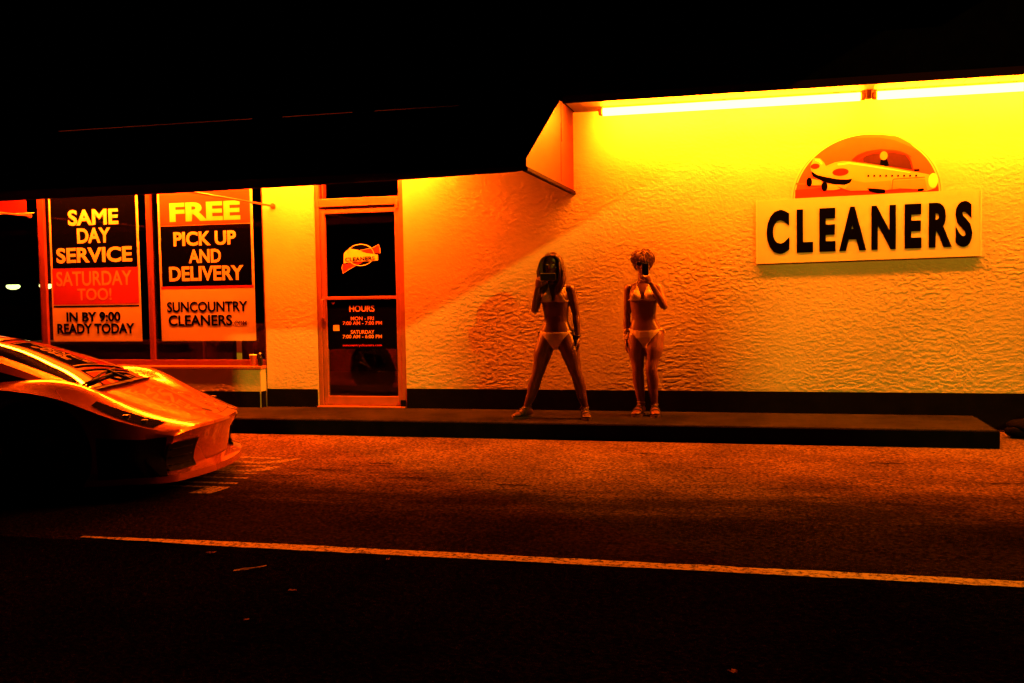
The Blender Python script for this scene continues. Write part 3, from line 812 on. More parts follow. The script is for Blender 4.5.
tw = empty("far_light_blocker", (46, -41.9, 0), "added unseen slim block far beyond the right edge, shading the women and wall", "tower")  # added to keep street light off the two women
bm = bmesh.new(); box(bm, 45.0, 46.0, -42.75, -41.0, 0.0, 27.45); obj("shaft", bm, M_DARKROOF, tw)
bm = bmesh.new(); box(bm, 44.97, 46.03, -42.78, -40.97, 27.451, 27.52); obj("cap", bm, M_SKIRT, tw)

# ================================================================== SPORTS CAR
def smat_paint(name, col):
    m = mat(name, col, 0.24, metal=0.55, spec=0.5, coat=1.0)
    return m
M_PAINT = smat_paint("glossy_orange_paint", (0.58, 0.14, 0.018))
M_CARBLACK = mat("black_car_trim", (0.004, 0.004, 0.004), 0.6, spec=0.05)
M_CARGLASS = mat("dark_car_glass", (0.004, 0.004, 0.004), 0.02, spec=0.6, coat=1.0)
M_TYRE = mat("tyre_rubber", (0.012, 0.012, 0.012), 0.9, spec=0.1)
M_RIM = mat("dark_alloy", (0.06, 0.06, 0.06), 0.3, metal=1.0)
M_LENS = mat("headlamp_lens", (0.02, 0.018, 0.015), 0.05, spec=0.7, coat=1.0)
CAR_X, CAR_Y, CAR_A = -3.93, -3.22, R(14)
car = empty("sports_car", (CAR_X, CAR_Y, 0), "low glossy orange sports car parked with its nose towards the shop, mostly in the dark", "car", rz=CAR_A)

def cspline(keys, u):
    """Catmull-Rom-ish (monotone cubic) interpolation of keys [(u, val), ...] with u decreasing"""
    ks = sorted(keys)
    if u <= ks[0][0]: return ks[0][1]
    if u >= ks[-1][0]: return ks[-1][1]
    for i in range(len(ks)-1):
        if ks[i][0] <= u <= ks[i+1][0]:
            x0, y0 = ks[i]; x1, y1 = ks[i+1]
            def sl(a, b): return (b[1]-a[1]) / (b[0]-a[0])
            d1 = sl(ks[i], ks[i+1])
            m0 = d1 if i == 0 else (sl(ks[i-1], ks[i]) + d1)/2
            m1 = d1 if i+2 >= len(ks) else (d1 + sl(ks[i+1], ks[i+2]))/2
            if i > 0 and sl(ks[i-1], ks[i]) * d1 <= 0: m0 = 0
            if i+2 < len(ks) and sl(ks[i+1], ks[i+2]) * d1 <= 0: m1 = 0
            h = x1-x0; t = (u-x0)/h
            return (2*t**3-3*t**2+1)*y0 + (t**3-2*t**2+t)*h*m0 + (-2*t**3+3*t**2)*y1 + (t**3-t**2)*h*m1

ZC = [(0.0, .474), (-.13, .507), (-.45, .605), (-.80, .725), (-1.2, .80), (-2.0, .83), (-3.0, .90), (-3.7, .92), (-4.3, .86), (-4.52, .80)]
HW = [(0.0, .74), (-.10, .80), (-.25, .875), (-.5, .94), (-.9, .97), (-1.6, .95), (-2.2, .945), (-2.9, 1.0), (-3.6, 1.01), (-4.2, .97), (-4.52, .90)]
BU = [(0.0, .17), (-.25, .12), (-.6, .06), (-1.0, 0.0), (-4.0, 0.0), (-4.52, -.06)]
def bump(x, c, w): return math.exp(-((x-c)/w)**2)
def top_z(u, s):
    a = abs(s)
    z = cspline(ZC, u)
    hump_w = bump(u, -.85, .38)*.060 + bump(u, -3.45, .55)*.075
    z += hump_w * bump(a, .74, .17)
    z -= .030 * a**6
    z -= .010 * bump(a, .50, .10) * bump(u, -.6, .45)
    return z
def top_pt(u, s, dz=0.0):
    return Vector((u - cspline(BU, u)*s*s, cspline(HW, u)*s, top_z(u, s) + dz))

def add_grid(bm, G):
    V = [[bm.verts.new(p) for p in row] for row in G]
    for i in range(len(V)-1):
        for j in range(len(V[0])-1):
            bm.faces.new((V[i][j], V[i+1][j], V[i+1][j+1], V[i][j+1]))
    return V

NU, NS = 74, 41
us = [-4.52 * (i/NU)**1.15 for i in range(NU+1)]
ss = [-1 + 2*j/(NS-1) for j in range(NS)]
bm = bmesh.new()
V = add_grid(bm, [[top_pt(u, s) for s in ss] for u in us])
# boundary loop: nose (s -1..1), right..., tail, back
loop = [V[0][j] for j in range(NS)] + [V[i][NS-1] for i in range(1, NU+1)] + [V[NU][j] for j in range(NS-2, -1, -1)] + [V[i][0] for i in range(NU-1, 0, -1)]
n = len(loop)
def sm(a, b, x):
    t = max(0, min(1, (x-a)/(b-a))); return t*t*(3-2*t)
P0 = [v.co.copy() for v in loop]
prof = []
for i in range(n):
    p = P0[i]; t = (P0[(i+1) % n] - P0[(i-1) % n]); t.z = 0; t.normalize()
    nrm = Vector((t.y, -t.x, 0))
    if nrm.dot(Vector((p.x + 2.3, p.y, 0)).normalized()) < 0: nrm = -nrm
    u = p.x
    nose = sm(-.42, -.22, u)
    tail = sm(-4.30, -4.48, u)
    zt_ = p.z
    # side profile / nose profile / tail profile: (outward offset, height)
    side = [(.004, zt_-.030), (.012, zt_*.74), (.008, .44), (-.01, .27), (-.035, .20), (-.02, .16), (-.03, .115), (-.30, .11)]
    a_in = 1 - .9*bump(abs(p.y), 0.0, .30)*0
    ns_ = [(.008, zt_-.022), (-.012, zt_-.062), (-.055, .345), (-.075, .215), (-.070, .185), (.022, .158), (.026, .112), (-.30, .105)]
    tl = [(.02, zt_-.05), (.03, .66), (.0, .5), (-.02, .36), (-.03, .28), (.0, .22), (-.03, .17), (-.30, .16)]
    col = []
    for k in range(8):
        o_ = side[k][0]*(1-nose-tail) + ns_[k][0]*nose + tl[k][0]*tail
        z_ = side[k][1]*(1-nose-tail) + ns_[k][1]*nose + tl[k][1]*tail
        col.append(Vector((p.x + nrm.x*o_, p.y + nrm.y*o_, z_)))
    prof.append(col)
prev = loop
for k in range(8):
    cur = [bm.verts.new(prof[i][k]) for i in range(n)]
    for i in range(n):
        bm.faces.new((prev[i], prev[(i+1) % n], cur[(i+1) % n], cur[i]))
    prev = cur
bm.faces.new(prev)
bmesh.ops.recalc_face_normals(bm, faces=bm.faces)
me = bpy.data.meshes.new("body"); bm.to_mesh(me); bm.free()
# wheel arches cut out of the body
cut = bmesh.new()
WHEELS = [(-1.02, .34), (-3.55, .355)]
for (u, r) in WHEELS:
    for s in (-1, 1):
        t = bmesh.new()
        tube(t, [(u, s*.70, r), (u, s*1.25, r)], r + .035, 36)
        merge(cut, t)
bmesh.ops.recalc_face_normals(cut, faces=cut.faces)
mc = bpy.data.meshes.new("cut"); cut.to_mesh(mc); cut.free()
oc = bpy.data.objects.new("cut", mc); COL.objects.link(oc)
ob = bpy.data.objects.new("tmpbody", me); COL.objects.link(ob)
md = ob.modifiers.new("b", 'BOOLEAN'); md.object = oc; md.operation = 'DIFFERENCE'; md.solver = 'EXACT'
me2 = bpy.data.meshes.new_from_object(ob.evaluated_get(bpy.context.evaluated_depsgraph_get()))
bpy.data.objects.remove(ob); bpy.data.objects.remove(oc)
body = link_mesh("body", me2, M_PAINT, car, True, False)
me2.set_sharp_from_angle(angle=R(32))

# greenhouse
def patch(bm, p00, p10, p11, p01, nu=10, nv=10, bulge=0.0, bdir=(0,0,1)):
    """bilinear patch p00-p10 along u, p00-p01 along v, bulged"""
    p00, p10, p11, p01 = map(Vector, (p00, p10, p11, p01)); bd = Vector(bdir)
    G = []
    for i in range(nu+1):
        a = i/nu; row = []
        for j in range(nv+1):
            b_ = j/nv
            p = (p00*(1-a) + p10*a)*(1-b_) + (p01*(1-a) + p11*a)*b_
            row.append(p + bd*bulge*4*(a*(1-a))**1*0.5*1.0 + bd*bulge*4*b_*(1-b_)*0.5)
        G.append(row)
    return add_grid(bm, G)
def gh(u, s):
    """greenhouse surface: station u from the cowl (-.78) to the tail deck (-3.5), s -1..1 across"""
    zr = cspline([(-.78,.735), (-1.15,.895), (-1.70,1.075), (-2.10,1.125), (-2.50,1.12), (-3.0,1.04), (-3.6,.945)], u)
    hw = cspline([(-.78,.66), (-1.15,.63), (-1.70,.545), (-2.10,.53), (-2.5,.53), (-3.0,.50), (-3.6,.42)], u)
    bl = cspline([(-.78,.06), (-1.15,.07), (-1.70,.06), (-2.1,.03), (-2.5,0), (-3.6,-.05)], u)
    crown = cspline([(-.78,.015), (-1.7,.04), (-2.5,.05), (-3.6,.02)], u)
    return Vector((u - bl*s*s, hw*s, zr - crown*s*s))
def gh_edge_drop(u, k):
    """side wall of the greenhouse: k 0 at the roof edge .. 1 at the belt"""
    top = gh(u, 1.0)
    bel_y = cspline([(-.78,.78), (-1.2,.83), (-2.0,.84), (-2.8,.83), (-3.6,.75)], u)
    bz = cspline([(-1.05,.765), (-1.3,.80), (-2.0,.82), (-3.0,.885), (-3.65,.90)], top.x) - .03
    return Vector((top.x, top.y + (bel_y-top.y)*k + .02*math.sin(k*PI), top.z + (bz - top.z)*k))
S = [-1 + 2*j/20 for j in range(21)]
def rng(a, b, m): return [a + (b-a)*i/m for i in range(m+1)]
PIL = .80      # |s| beyond this is the A-pillar
bm = bmesh.new(); add_grid(bm, [[gh(u, s*PIL) + Vector((0,0,.004)) for s in S] for u in rng(-.80, -1.66, 14)])
obj("windscreen", bm, M_CARGLASS, car, smooth=True, ws=False)
bm = bmesh.new()
add_grid(bm, [[gh(u, s) for s in S] for u in rng(-1.66, -2.75, 14)])
rf = obj("roof_panel", bm, M_PAINT, car, smooth=True, ws=False)
bm = bmesh.new(); add_grid(bm, [[gh(u, s) for s in S] for u in rng(-2.75, -3.6, 10)])
obj("rear_window", bm, M_CARGLASS, car, smooth=True, ws=False)
for sd in (-1, 1):
    bm = bmesh.new()
    add_grid(bm, [[gh(u, sd*(PIL + (1-PIL)*j/3)) + Vector((0,0,.001)) for j in range(4)] for u in rng(-.80, -1.66, 14)])
    G = []
    for u in rng(-.80, -1.75, 14):
        row = []
        for k in (0, .10, .20, .30):
            p = gh_edge_drop(u, k); p.y *= sd; row.append(p)
        G.append(row)
    add_grid(bm, G)
    bmesh.ops.remove_doubles(bm, verts=bm.verts, dist=0.002)
    obj("windscreen_pillar", bm, M_PAINT, car, smooth=True, ws=False)
    bm = bmesh.new(); G = []
    for u in rng(-.82, -2.45, 18):
        row = []
        for k in rng(.30, 1.0, 6):
            p = gh_edge_drop(u, k); p.y *= sd; row.append(p)
        G.append(row)
    add_grid(bm, G); obj("side_window", bm, M_CARGLASS, car, smooth=True, ws=False)
    bm = bmesh.new(); G = []
    for u in rng(-2.45, -3.6, 12):
        row = []
        for k in rng(0, 1.0, 6):
            p = gh_edge_drop(u, k); p.y *= sd; row.append(p)
        G.append(row)
    add_grid(bm, G)
    G = []
    for u in rng(-1.66, -2.45, 8):
        row = []
        for k in (0, .15, .30):
            p = gh_edge_drop(u, k); p.y *= sd; row.append(p)
        G.append(row)
    add_grid(bm, G)
    obj("rear_pillar", bm, M_PAINT, car, smooth=True, ws=False)
    # headlamp on the fender top
    bm = bmesh.new()
    add_grid(bm, [[top_pt(u, sd*(s0 + (s1-s0)*j/8), .004) for j in range(9)] for (u, s0, s1) in
                  [(-.15 - .46*i/14, .80 + .06*i/14, .975 - .04*(i/14)**2) for i in range(15)]])
    hl = obj("headlight", bm, M_LENS, car, smooth=True, ws=False)
    for (u, s) in ((-.26, .885), (-.38, .895)):
        bm = bmesh.new(); c = top_pt(u, sd*s, .006); ell(bm, c, (.028, .028, .006), seg=14, rings=6)
        obj("lamp_reflector", bm, M_RIM, hl, smooth=True, ws=False)
    # mirror
    bm = bmesh.new()
    ell(bm, (-1.80, sd*1.00, .90), (.07, .10, .055), seg=18, rings=10)
    tube(bm, [(-1.80, sd*.80, .83), (-1.80, sd*.95, .885)], [.022, .018], 8)
    obj("wing_mirror", bm, M_PAINT, car, smooth=True, ws=False)
# air intakes, splitter blade, shut lines, wipers, emblem
def nose_pt(y, z, off=0.0):
    """a point on the front bumper at lateral y and height z"""
    s = y / cspline(HW, 0.0)
    u = -cspline(BU, 0.0)*s*s
    zz = [(.112, .026), (.158, .022), (.185, -.070), (.215, -.075), (.345, -.055), (.43, -.012), (.47, .008)]
    return Vector((u + cspline(zz, z) + off, y, z))
for sd in (-1, 1):
    bm = bmesh.new(); G = []
    for i in range(9):
        a = i/8
        row = []
        y_in_t, y_in_b = .44, .47
        for j in range(5):
            b_ = j/4
            yin = y_in_b + (y_in_t - y_in_b)*b_
            row.append(nose_pt(sd*(yin + (.735 - yin)*a), .178 + (.372-.178)*b_ - .0*a, .012))
        G.append(row)
    add_grid(bm, G)
    obj("air_intake", bm, M_CARBLACK, car, smooth=True, ws=False)
    for k in range(3):
        bm = bmesh.new()
        tube(bm, [nose_pt(sd*(.50 + .22*i/8), .215 + .055*k, .018) for i in range(9)], .005, 6)
        obj("intake_grille", bm, M_CARBLACK, car, smooth=True, ws=False)
bvh_body = BVHTree.FromPolygons([v.co.copy() for v in me2.vertices], [tuple(f_.vertices) for f_ in me2.polygons])
def on_body(pt, off=.005):
    loc, nn, _, _ = bvh_body.find_nearest(Vector(pt))
    d = Vector(pt) - loc
    if nn.dot(Vector((pt[0] + 2.3, pt[1], 0))) < 0: nn = -nn
    return loc + nn*off
for sd in (-1, 1):
    bm = bmesh.new()  # duct panel enlarged so the shaded nose corner is painted black
    add_grid(bm, [[on_body((-.19 - .42*i/10, sd*(.80 + .18*(i/10)**.7), .165 + (.405 + .04*i/10 - .165)*j/6)) for j in range(7)] for i in range(11)])
    obj("corner_duct_shade", bm, M_CARBLACK, car, smooth=True, ws=False)
def surf_line(name, pts, r, m, dz=0.0):
    bm = bmesh.new(); tube(bm, [top_pt(u, s, dz) for u, s in pts], r, 6); return obj(name, bm, m, car, smooth=True, ws=False)
surf_line("hood_seam", [(-.075 - .045*abs(s)**2, s) for s in [-.66 + 1.32*i/24 for i in range(25)]], .0032, M_CARBLACK, -.001)
for sd in (-1, 1):
    surf_line("hood_seam", [(-.095 - .66*i/16, sd*(.66 - .03*i/16)) for i in range(17)], .0026, M_CARBLACK, -.001)
    surf_line("hood_crease", [(-.14 - .62*i/16, sd*(.36 + .10*i/16)) for i in range(17)], .004, M_PAINT, -.0025)
bm = bmesh.new()
c = top_pt(-.165, 0, .004)
prism(bm, [(c.x + a, b_) for a, b_ in ()] or [(c.x-.035, -.02), (c.x+.02, -.026), (c.x+.04, 0), (c.x+.02, .026), (c.x-.035, .02)], 0, .003)
for v in bm.verts:
    x, y, z = v.co; v.co = Vector((x, z, top_z(x, 0) + .001 + y))
obj("emblem", bm, M_CARBLACK, car, ws=False)
# cowl and wipers at the base of the windscreen
bm = bmesh.new()
add_grid(bm, [[gh(-.74 - .06*i/3, s*1.0) + Vector((0,0,.006 - .002*i)) for s in S] for i in range(4)])
obj("cowl", bm, M_CARBLACK, car, smooth=True, ws=False)
bm = bmesh.new()
tube(bm, [gh(-.83, -.70) + Vector((0,0,.02)), gh(-.90, -.2) + Vector((0,0,.028)), gh(-.93, .30) + Vector((0,0,.024))], .010, 8)
tube(bm, [gh(-.80, .1) + Vector((0,0,.02)), gh(-.92, .0) + Vector((0,0,.03))], .012, 8)
obj("wiper", bm, M_CARBLACK, car, smooth=True, ws=False)
bm = bmesh.new()
tube(bm, [gh(-.82, -.95) + Vector((0,0,.015)), gh(-.85, -.5) + Vector((0,0,.025)), gh(-.88, .0) + Vector((0,0,.02))], .010, 8)
obj("wiper", bm, M_CARBLACK, car, smooth=True, ws=False)
# wheels
for (u, r) in WHEELS:
    for sd in (-1, 1):
        w = empty("wheel", (0,0,0), None, None); w.parent = car; w.location = (u, sd*.86, r)
        bm = bmesh.new(); hw = .115
        prof_ = [(r*.70, -hw), (r*.95, -hw), (r, -hw*.75), (r, hw*.75), (r*.95, hw), (r*.70, hw)]
        rings = [[bm.verts.new((a*math.cos(2*PI*k/40), y, a*math.sin(2*PI*k/40))) for k in range(40)] for a, y in prof_]
        for i in range(len(rings)):
            for k in range(40):
                A, B = rings[i], rings[(i+1) % len(rings)]
                bm.faces.new((A[k], A[(k+1)%40], B[(k+1)%40], B[k]))
        obj("tyre", bm, M_TYRE, w, angle=40, ws=False)
        bm = bmesh.new()
        yo = sd*hw*.8
        tube(bm, [(0, -hw*.9, 0), (0, hw*.9, 0)], r*.14, 20)
        for k in range(5):
            a = 2*PI*k/5
            for da in (-.16, .16):
                tube(bm, [(r*.12*math.cos(a), yo, r*.12*math.sin(a)), (r*.69*math.cos(a+da), yo, r*.69*math.sin(a+da))], .020, 8)
        pts = [(r*.69*math.cos(2*PI*k/40), yo, r*.69*math.sin(2*PI*k/40)) for k in range(41)]
        tube(bm, pts, .016, 6)
        obj("rim", bm, M_RIM, w, angle=40, ws=False)
# tail lamps
for sd in (-1, 1):
    bm = bmesh.new(); box(bm, -4.60, -4.54, min(sd*.55, sd*.85), max(sd*.55, sd*.85), .66, .74, .01)
    obj("tail_light", bm, M_RED, car, ws=False)

# ================================================================== PEOPLE
def skin_mat(name, col):
    m = mat(name, col, 0.36, var=0.06, vscale=14, spec=0.55)
    b = m.node_tree.nodes["Principled BSDF"]
    b.inputs["Subsurface Weight"].default_value = 0.06
    b.inputs["Subsurface Radius"].default_value = (0.01, 0.004, 0.002)
    return m
M_SKIN = skin_mat("tanned_skin", (0.085, 0.034, 0.017))
M_SKIN2 = skin_mat("fair_skin", (0.17, 0.068, 0.034))
M_HAIRA = mat("brown_hair", (0.075, 0.03, 0.014), 0.42, var=0.3, vscale=30)
M_HAIRB = mat("reddish_blond_hair", (0.13, 0.052, 0.022), 0.42, var=0.3, vscale=30)
M_BIKA = mat("pale_bikini", (0.46, 0.38, 0.26), 0.7, bump=0.1, bscale=300)
M_BIKB = mat("yellow_bikini", (0.74, 0.60, 0.34), 0.7, bump=0.1, bscale=300)
M_PHONE = mat("phone_case", (0.02, 0.02, 0.02), 0.25)
M_PHONEM = mat("silver_phone_edge", (0.75, 0.72, 0.68), 0.3, metal=0.6)
M_STRAP = mat("dark_strap", (0.03, 0.02, 0.015), 0.6)
M_SOLE = mat("sandal_sole", (0.05, 0.03, 0.02), 0.8)
M_BANGLE = mat("pale_bangle", (0.65, 0.55, 0.40), 0.35)
M_EYE = mat("eye_white", (0.7, 0.68, 0.64), 0.2)
M_LIP = mat("lips", (0.38, 0.13, 0.10), 0.4)

def lerp(a, b, t): return a + (b-a)*t

def loft_z(bm, rings, n=28):
    """rings: (z, cx, cy, rx, ry); superellipse cross-sections"""
    V = []
    for (z, cx, cy, rx, ry) in rings:
        row = []
        for k in range(n):
            a = 2*PI*k/n; c, s = math.cos(a), math.sin(a)
            ex = 2/2.3
            row.append(bm.verts.new((cx + rx*math.copysign(abs(c)**ex, c), cy + ry*math.copysign(abs(s)**ex, s), z)))
        V.append(row)
    for i in range(len(V)-1):
        for k in range(n):
            bm.faces.new((V[i][k], V[i][(k+1)%n], V[i+1][(k+1)%n], V[i+1][k]))
    bm.faces.new(V[0][::-1]); bm.faces.new(V[-1])

def limb(bm, pts, rad, sub=6, n=16, squash=1.0):
    """smooth tapered limb through joints, Catmull-Rom"""
    P = [Vector(p) for p in pts]
    out, rr_ = [], []
    for i in range(len(P)-1):
        p0 = P[max(i-1, 0)]; p1 = P[i]; p2 = P[i+1]; p3 = P[min(i+2, len(P)-1)]
        for k in range(sub):
            t = k/sub
            q = 0.5*((2*p1) + (p2-p0)*t + (2*p0-5*p1+4*p2-p3)*t*t + (3*p1-p0-3*p2+p3)*t**3)
            out.append(p1.lerp(p2, t)*.55 + q*.45)
            tt = t*t*(3-2*t)
            rr_.append(lerp(rad[i], rad[i+1], tt))
    out.append(P[-1]); rr_.append(rad[-1])
    tube(bm, out, rr_, n)
    ell(bm, P[0], (rad[0],)*3, seg=14, rings=8)
    ell(bm, P[-1], (rad[-1],)*3, seg=12, rings=8)

def hand(bm, wrist, axis, palm_n, side, curl=(.5,.5,.5,.5), spread=.05, thumb=(.35, .5)):
    """axis: along the hand; palm_n: out of the palm; side: towards the thumb"""
    w = Vector(wrist); a = Vector(axis).normalized()
    nrm = (Vector(palm_n) - a*Vector(palm_n).dot(a)).normalized()
    s = a.cross(nrm).normalized()
    if s.dot(Vector(side)) < 0: s = -s
    tube(bm, [w - a*.012, w + a*.02, w + a*.05, w + a*.082], None, 14,
         flat=[(.022,.016), (.031,.0155), (.038,.0145), (.037,.0125)], up=nrm)
    L = [.074, .082, .076, .060]
    for i in range(4):
        off = .028 - .0187*i
        p = w + a*(.076 - .006*abs(i-1.2)) + s*off
        d = (a + s*spread*(1.5-i)).normalized()
        pts = [p - d*.014, p]; c = curl[i]; ang = 0.0
        for seg in (.45, .31, .24):
            ang += c*(.75 if seg == .45 else .95)
            dd = d*math.cos(ang) + nrm*math.sin(ang)
            pts.append(pts[-1] + dd*L[i]*seg)
        tube(bm, pts, [.0095, .0092, .0088, .0080, .0066], 9)
        ell(bm, pts[-1], (.0068,)*3, seg=8, rings=6)
    p = w + a*.022 + s*.024
    d = (a*.70 + s*.72 + nrm*thumb[0]).normalized()
    d2 = (a*1.0 + s*.30 + nrm*thumb[1]).normalized()
    pts = [p - d*.012, p + d*.022, p + d*.040 + d2*.004, p + d*.040 + d2*.032, p + d*.040 + d2*.050]
    tube(bm, pts, [.014, .0125, .0105, .0098, .0072], 9)
    ell(bm, pts[-1], (.0073,)*3, seg=8, rings=6)

def foot(bm, ankle, toe, h=.02):
    """ankle joint, toe tip on the ground; h = sole thickness"""
    A = Vector(ankle); T = Vector(toe); d = (T - A); d.z = 0; L = d.length; d.normalize()
    s = Vector((-d.y, d.x, 0))
    base = Vector((A.x, A.y, h))
    st = [(-.055, .020, .026, .024), (-.04, .030, .032, .034), (0.0, .034, .034, .046), (.05, .032, .036, .040), (.10, .024, .041, .027), (.145, .018, .043, .019), (.175, .015, .038, .015), (.20, .012, .022, .011)]
    k = L/.20
    pts = [base + d*(u*k if u > 0 else u) + Vector((0,0,z)) for (u, z, a, b_) in st]
    pts = [Vector((p.x, p.y, max(p.z, h + st[i][3]*.98))) for i, p in enumerate(pts)]
    tube(bm, pts, None, 16, flat=[(a, b_) for (_, _, a, b_) in st], up=(0,0,1))
    # toes
    for i in range(5):
        off = (.030 - .0150*i); u = .185 - .010*i - .004*(i == 4)
        p = base + d*(u*k) + s*off*SIDE[0] + Vector((0,0,.012))
        ell(bm, p, (.011 if i == 0 else .0085, .011 if i == 0 else .0085, .010), seg=10, rings=6)
    return d, s
SIDE = [1]

def build_person(name, label, world_xy, J, skin, hair_fn, extra):
    """J: pose in local coordinates (x right in the photo, y into the wall, z up from the sidewalk)"""
    bm = bmesh.new()
    hx, hy = J['pelvis']; wx, wy = J['waist']; cx, cy = J['chest']; nx, ny = J['neck']
    loft_z(bm, [(.665, hx, hy+.01, .060, .060), (.70, hx, hy+.008, .135, .095), (.755, hx, hy+.006, .163, .110), (.81, hx, hy+.006, .160, .108),
                (.86, lerp(hx,wx,.5), lerp(hy,wy,.5)+.003, .143, .098), (.925, wx, wy, .117, .083), (.98, lerp(wx,cx,.35), wy, .116, .082),
                (1.06, lerp(wx,cx,.7), cy, .126, .090), (1.13, cx, cy, .134, .095), (1.20, cx, cy+.004, .134, .090),
                (1.245, cx, cy+.008, .118, .074), (1.275, cx, cy+.010, .078, .058), (1.30, nx, ny+.010, .056, .052)])
    # shoulders, neck
    for k in ('R', 'L'):
        sh = Vector(J['sh'+k])
        limb(bm, [(cx + (sh.x-cx)*.25, cy+.012, 1.262), (cx + (sh.x-cx)*.68, cy+.012, sh.z+.008), sh], [.040, .042, .045], 4, 14)
    hd = Vector(J['head'])          # centre of the skull
    limb(bm, [(nx, ny+.014, 1.26), (nx, ny+.012, 1.31), (hd.x, hd.y+.022, hd.z-.075)], [.056, .050, .049], 4, 16)
    # head: skull, jaw, chin, nose, brow, lips, ears; turned and tilted by J['hrot']
    HR = Euler(J['hrot']).to_matrix()
    def hp(x, y, z): return hd + HR @ Vector((x, y, z))
    ell(bm, hp(0, .012, .028), (.073, .092, .083), J['hrot'], 24, 16)
    ell(bm, hp(0, -.018, -.035), (.060, .068, .072), J['hrot'], 20, 12)
    ell(bm, hp(0, -.050, -.085), (.030, .030, .026), J['hrot'], 16, 10)
    ell(bm, hp(0, -.030, -.070), (.050, .050, .040), J['hrot'], 16, 10)
    tube(bm, [hp(0, -.080, .012), hp(0, -.092, -.010), hp(0, -.104, -.030)], [.008, .010, .013], 10)
    for s in (-1, 1):
        ell(bm, hp(s*.010, -.093, -.032), (.008, .010, .008), J['hrot'], 10, 6)
        ell(bm, hp(s*.032, -.074, .020), (.022, .012, .008), J['hrot'], 12, 8)
        ell(bm, hp(s*.040, -.055, -.028), (.024, .022, .022), J['hrot'], 12, 8)
        ell(bm, hp(s*.075, .012, -.010), (.010, .020, .030), J['hrot'], 12, 8)
    ell(bm, hp(0, -.084, -.058), (.022, .010, .005), J['hrot'], 12, 8)
    ell(bm, hp(0, -.082, -.068), (.019, .010, .006), J['hrot'], 12, 8)
    # breasts and seat
    for s in (-1, 1):
        ell(bm, (cx + s*.070, cy-.070, 1.158), (.058, .056, .058), (R(-12), 0, 0), 22, 14)
        ell(bm, (cx + s*.058, cy-.045, 1.195), (.050, .048, .060), (R(-18), 0, 0), 18, 12)
        ell(bm, (hx + s*.072, hy+.062, .775), (.082, .078, .092), None, 20, 12)
    # legs
    for k, s in (('R', -1), ('L', 1)):
        hip = Vector((hx + s*.082, hy+.005, .765)); kn = Vector(J['kn'+k]); an = Vector(J['an'+k]); toe = Vector(J['to'+k])
        limb(bm, [hip, hip.lerp(kn, .38) + Vector((s*.008, -.012, 0)), hip.lerp(kn, .80), kn, kn.lerp(an, .30) + Vector((s*.004, .012, 0)), kn.lerp(an, .62) + Vector((0, .004, 0)), an + Vector((0, 0, .03)), an],
             [.095, .088, .064, .055, .058, .046, .033, .034], 5, 18)
        ell(bm, kn + Vector((0, -.020, .004)), (.036, .034, .042), None, 14, 10)
        SIDE[0] = s if toe.y < an.y else -s
        foot(bm, an, toe)
    # arms and hands
    for k, s in (('R', -1), ('L', 1)):
        sh = Vector(J['sh'+k]); el = Vector(J['el'+k]); wr = Vector(J['wr'+k])
        limb(bm, [sh, sh.lerp(el, .45), el, el.lerp(wr, .28), el.lerp(wr, .7), wr], [.047, .042, .035, .037, .029, .022], 5, 16)
        H = J['hand'+k]
        hand(bm, wr, *H)
    bmesh.ops.recalc_face_normals(bm, faces=bm.faces)
    me = bpy.data.meshes.new("tmp"); bm.to_mesh(me); bm.free()
    o = bpy.data.objects.new("tmp", me); COL.objects.link(o)
    r = o.modifiers.new("r", 'REMESH'); r.mode = 'VOXEL'; r.voxel_size = 0.0048; r.use_smooth_shade = True
    sm_ = o.modifiers.new("s", 'SMOOTH'); sm_.factor = 0.5; sm_.iterations = 5
    me2 = bpy.data.meshes.new_from_object(o.evaluated_get(bpy.context.evaluated_depsgraph_get()))
    bpy.data.objects.remove(o)
    me2.name = "person"
    p = link_mesh(name, me2, skin, None, True)
    p.location = (world_xy[0], world_xy[1], 0.1505)
    tag(p, label, "person", "women posing in front of the wall")
    bvh = BVHTree.FromPolygons([v.co.copy() for v in me2.vertices], [tuple(f.vertices) for f in me2.polygons])
    # eyes and lips
    for s in (-1, 1):
        b2 = bmesh.new(); ell(b2, hp(s*.030, -.072, .002), (.0115, .0085, .0075), J['hrot'], 12, 8); obj("eye", b2, M_EYE, p, smooth=True, ws=False)
    # bikini: pieces of the body surface lifted off by a few millimetres
    def cloth(cname, test, m, off=.0045):
        b2 = bmesh.new(); mp_ = {}
        for f_ in me2.polygons:
            c = f_.center
            if test(c, f_.normal):
                vs_ = []
                for vi in f_.vertices:
                    if vi not in mp_:
                        v = me2.vertices[vi]; mp_[vi] = b2.verts.new(v.co + v.normal*off)
                    vs_.append(mp_[vi])
                b2.faces.new(vs_)
        bmesh.ops.smooth_vert(b2, verts=b2.verts, factor=.5, use_axis_x=True, use_axis_y=True, use_axis_z=True)
        bmesh.ops.solidify(b2, geom=b2.faces[:], thickness=-.003)
        m2 = bpy.data.meshes.new(cname); b2.to_mesh(m2); b2.free()
        return link_mesh(cname, m2, m, p, True, False)
    def cup(c, nrm):
        if c.y > cy - .035: return False
        for s in (-1, 1):
            x = s*(c.x - cx)
            t = (c.z - 1.118)/(1.245 - 1.118)
            if 0 <= t <= 1:
                lo_, hi_ = lerp(.010, .046, t), lerp(.128, .056, t**.8)
                if lo_ <= x <= hi_: return True
        return False
    top = cloth("bikini_top", cup, extra['bik'])
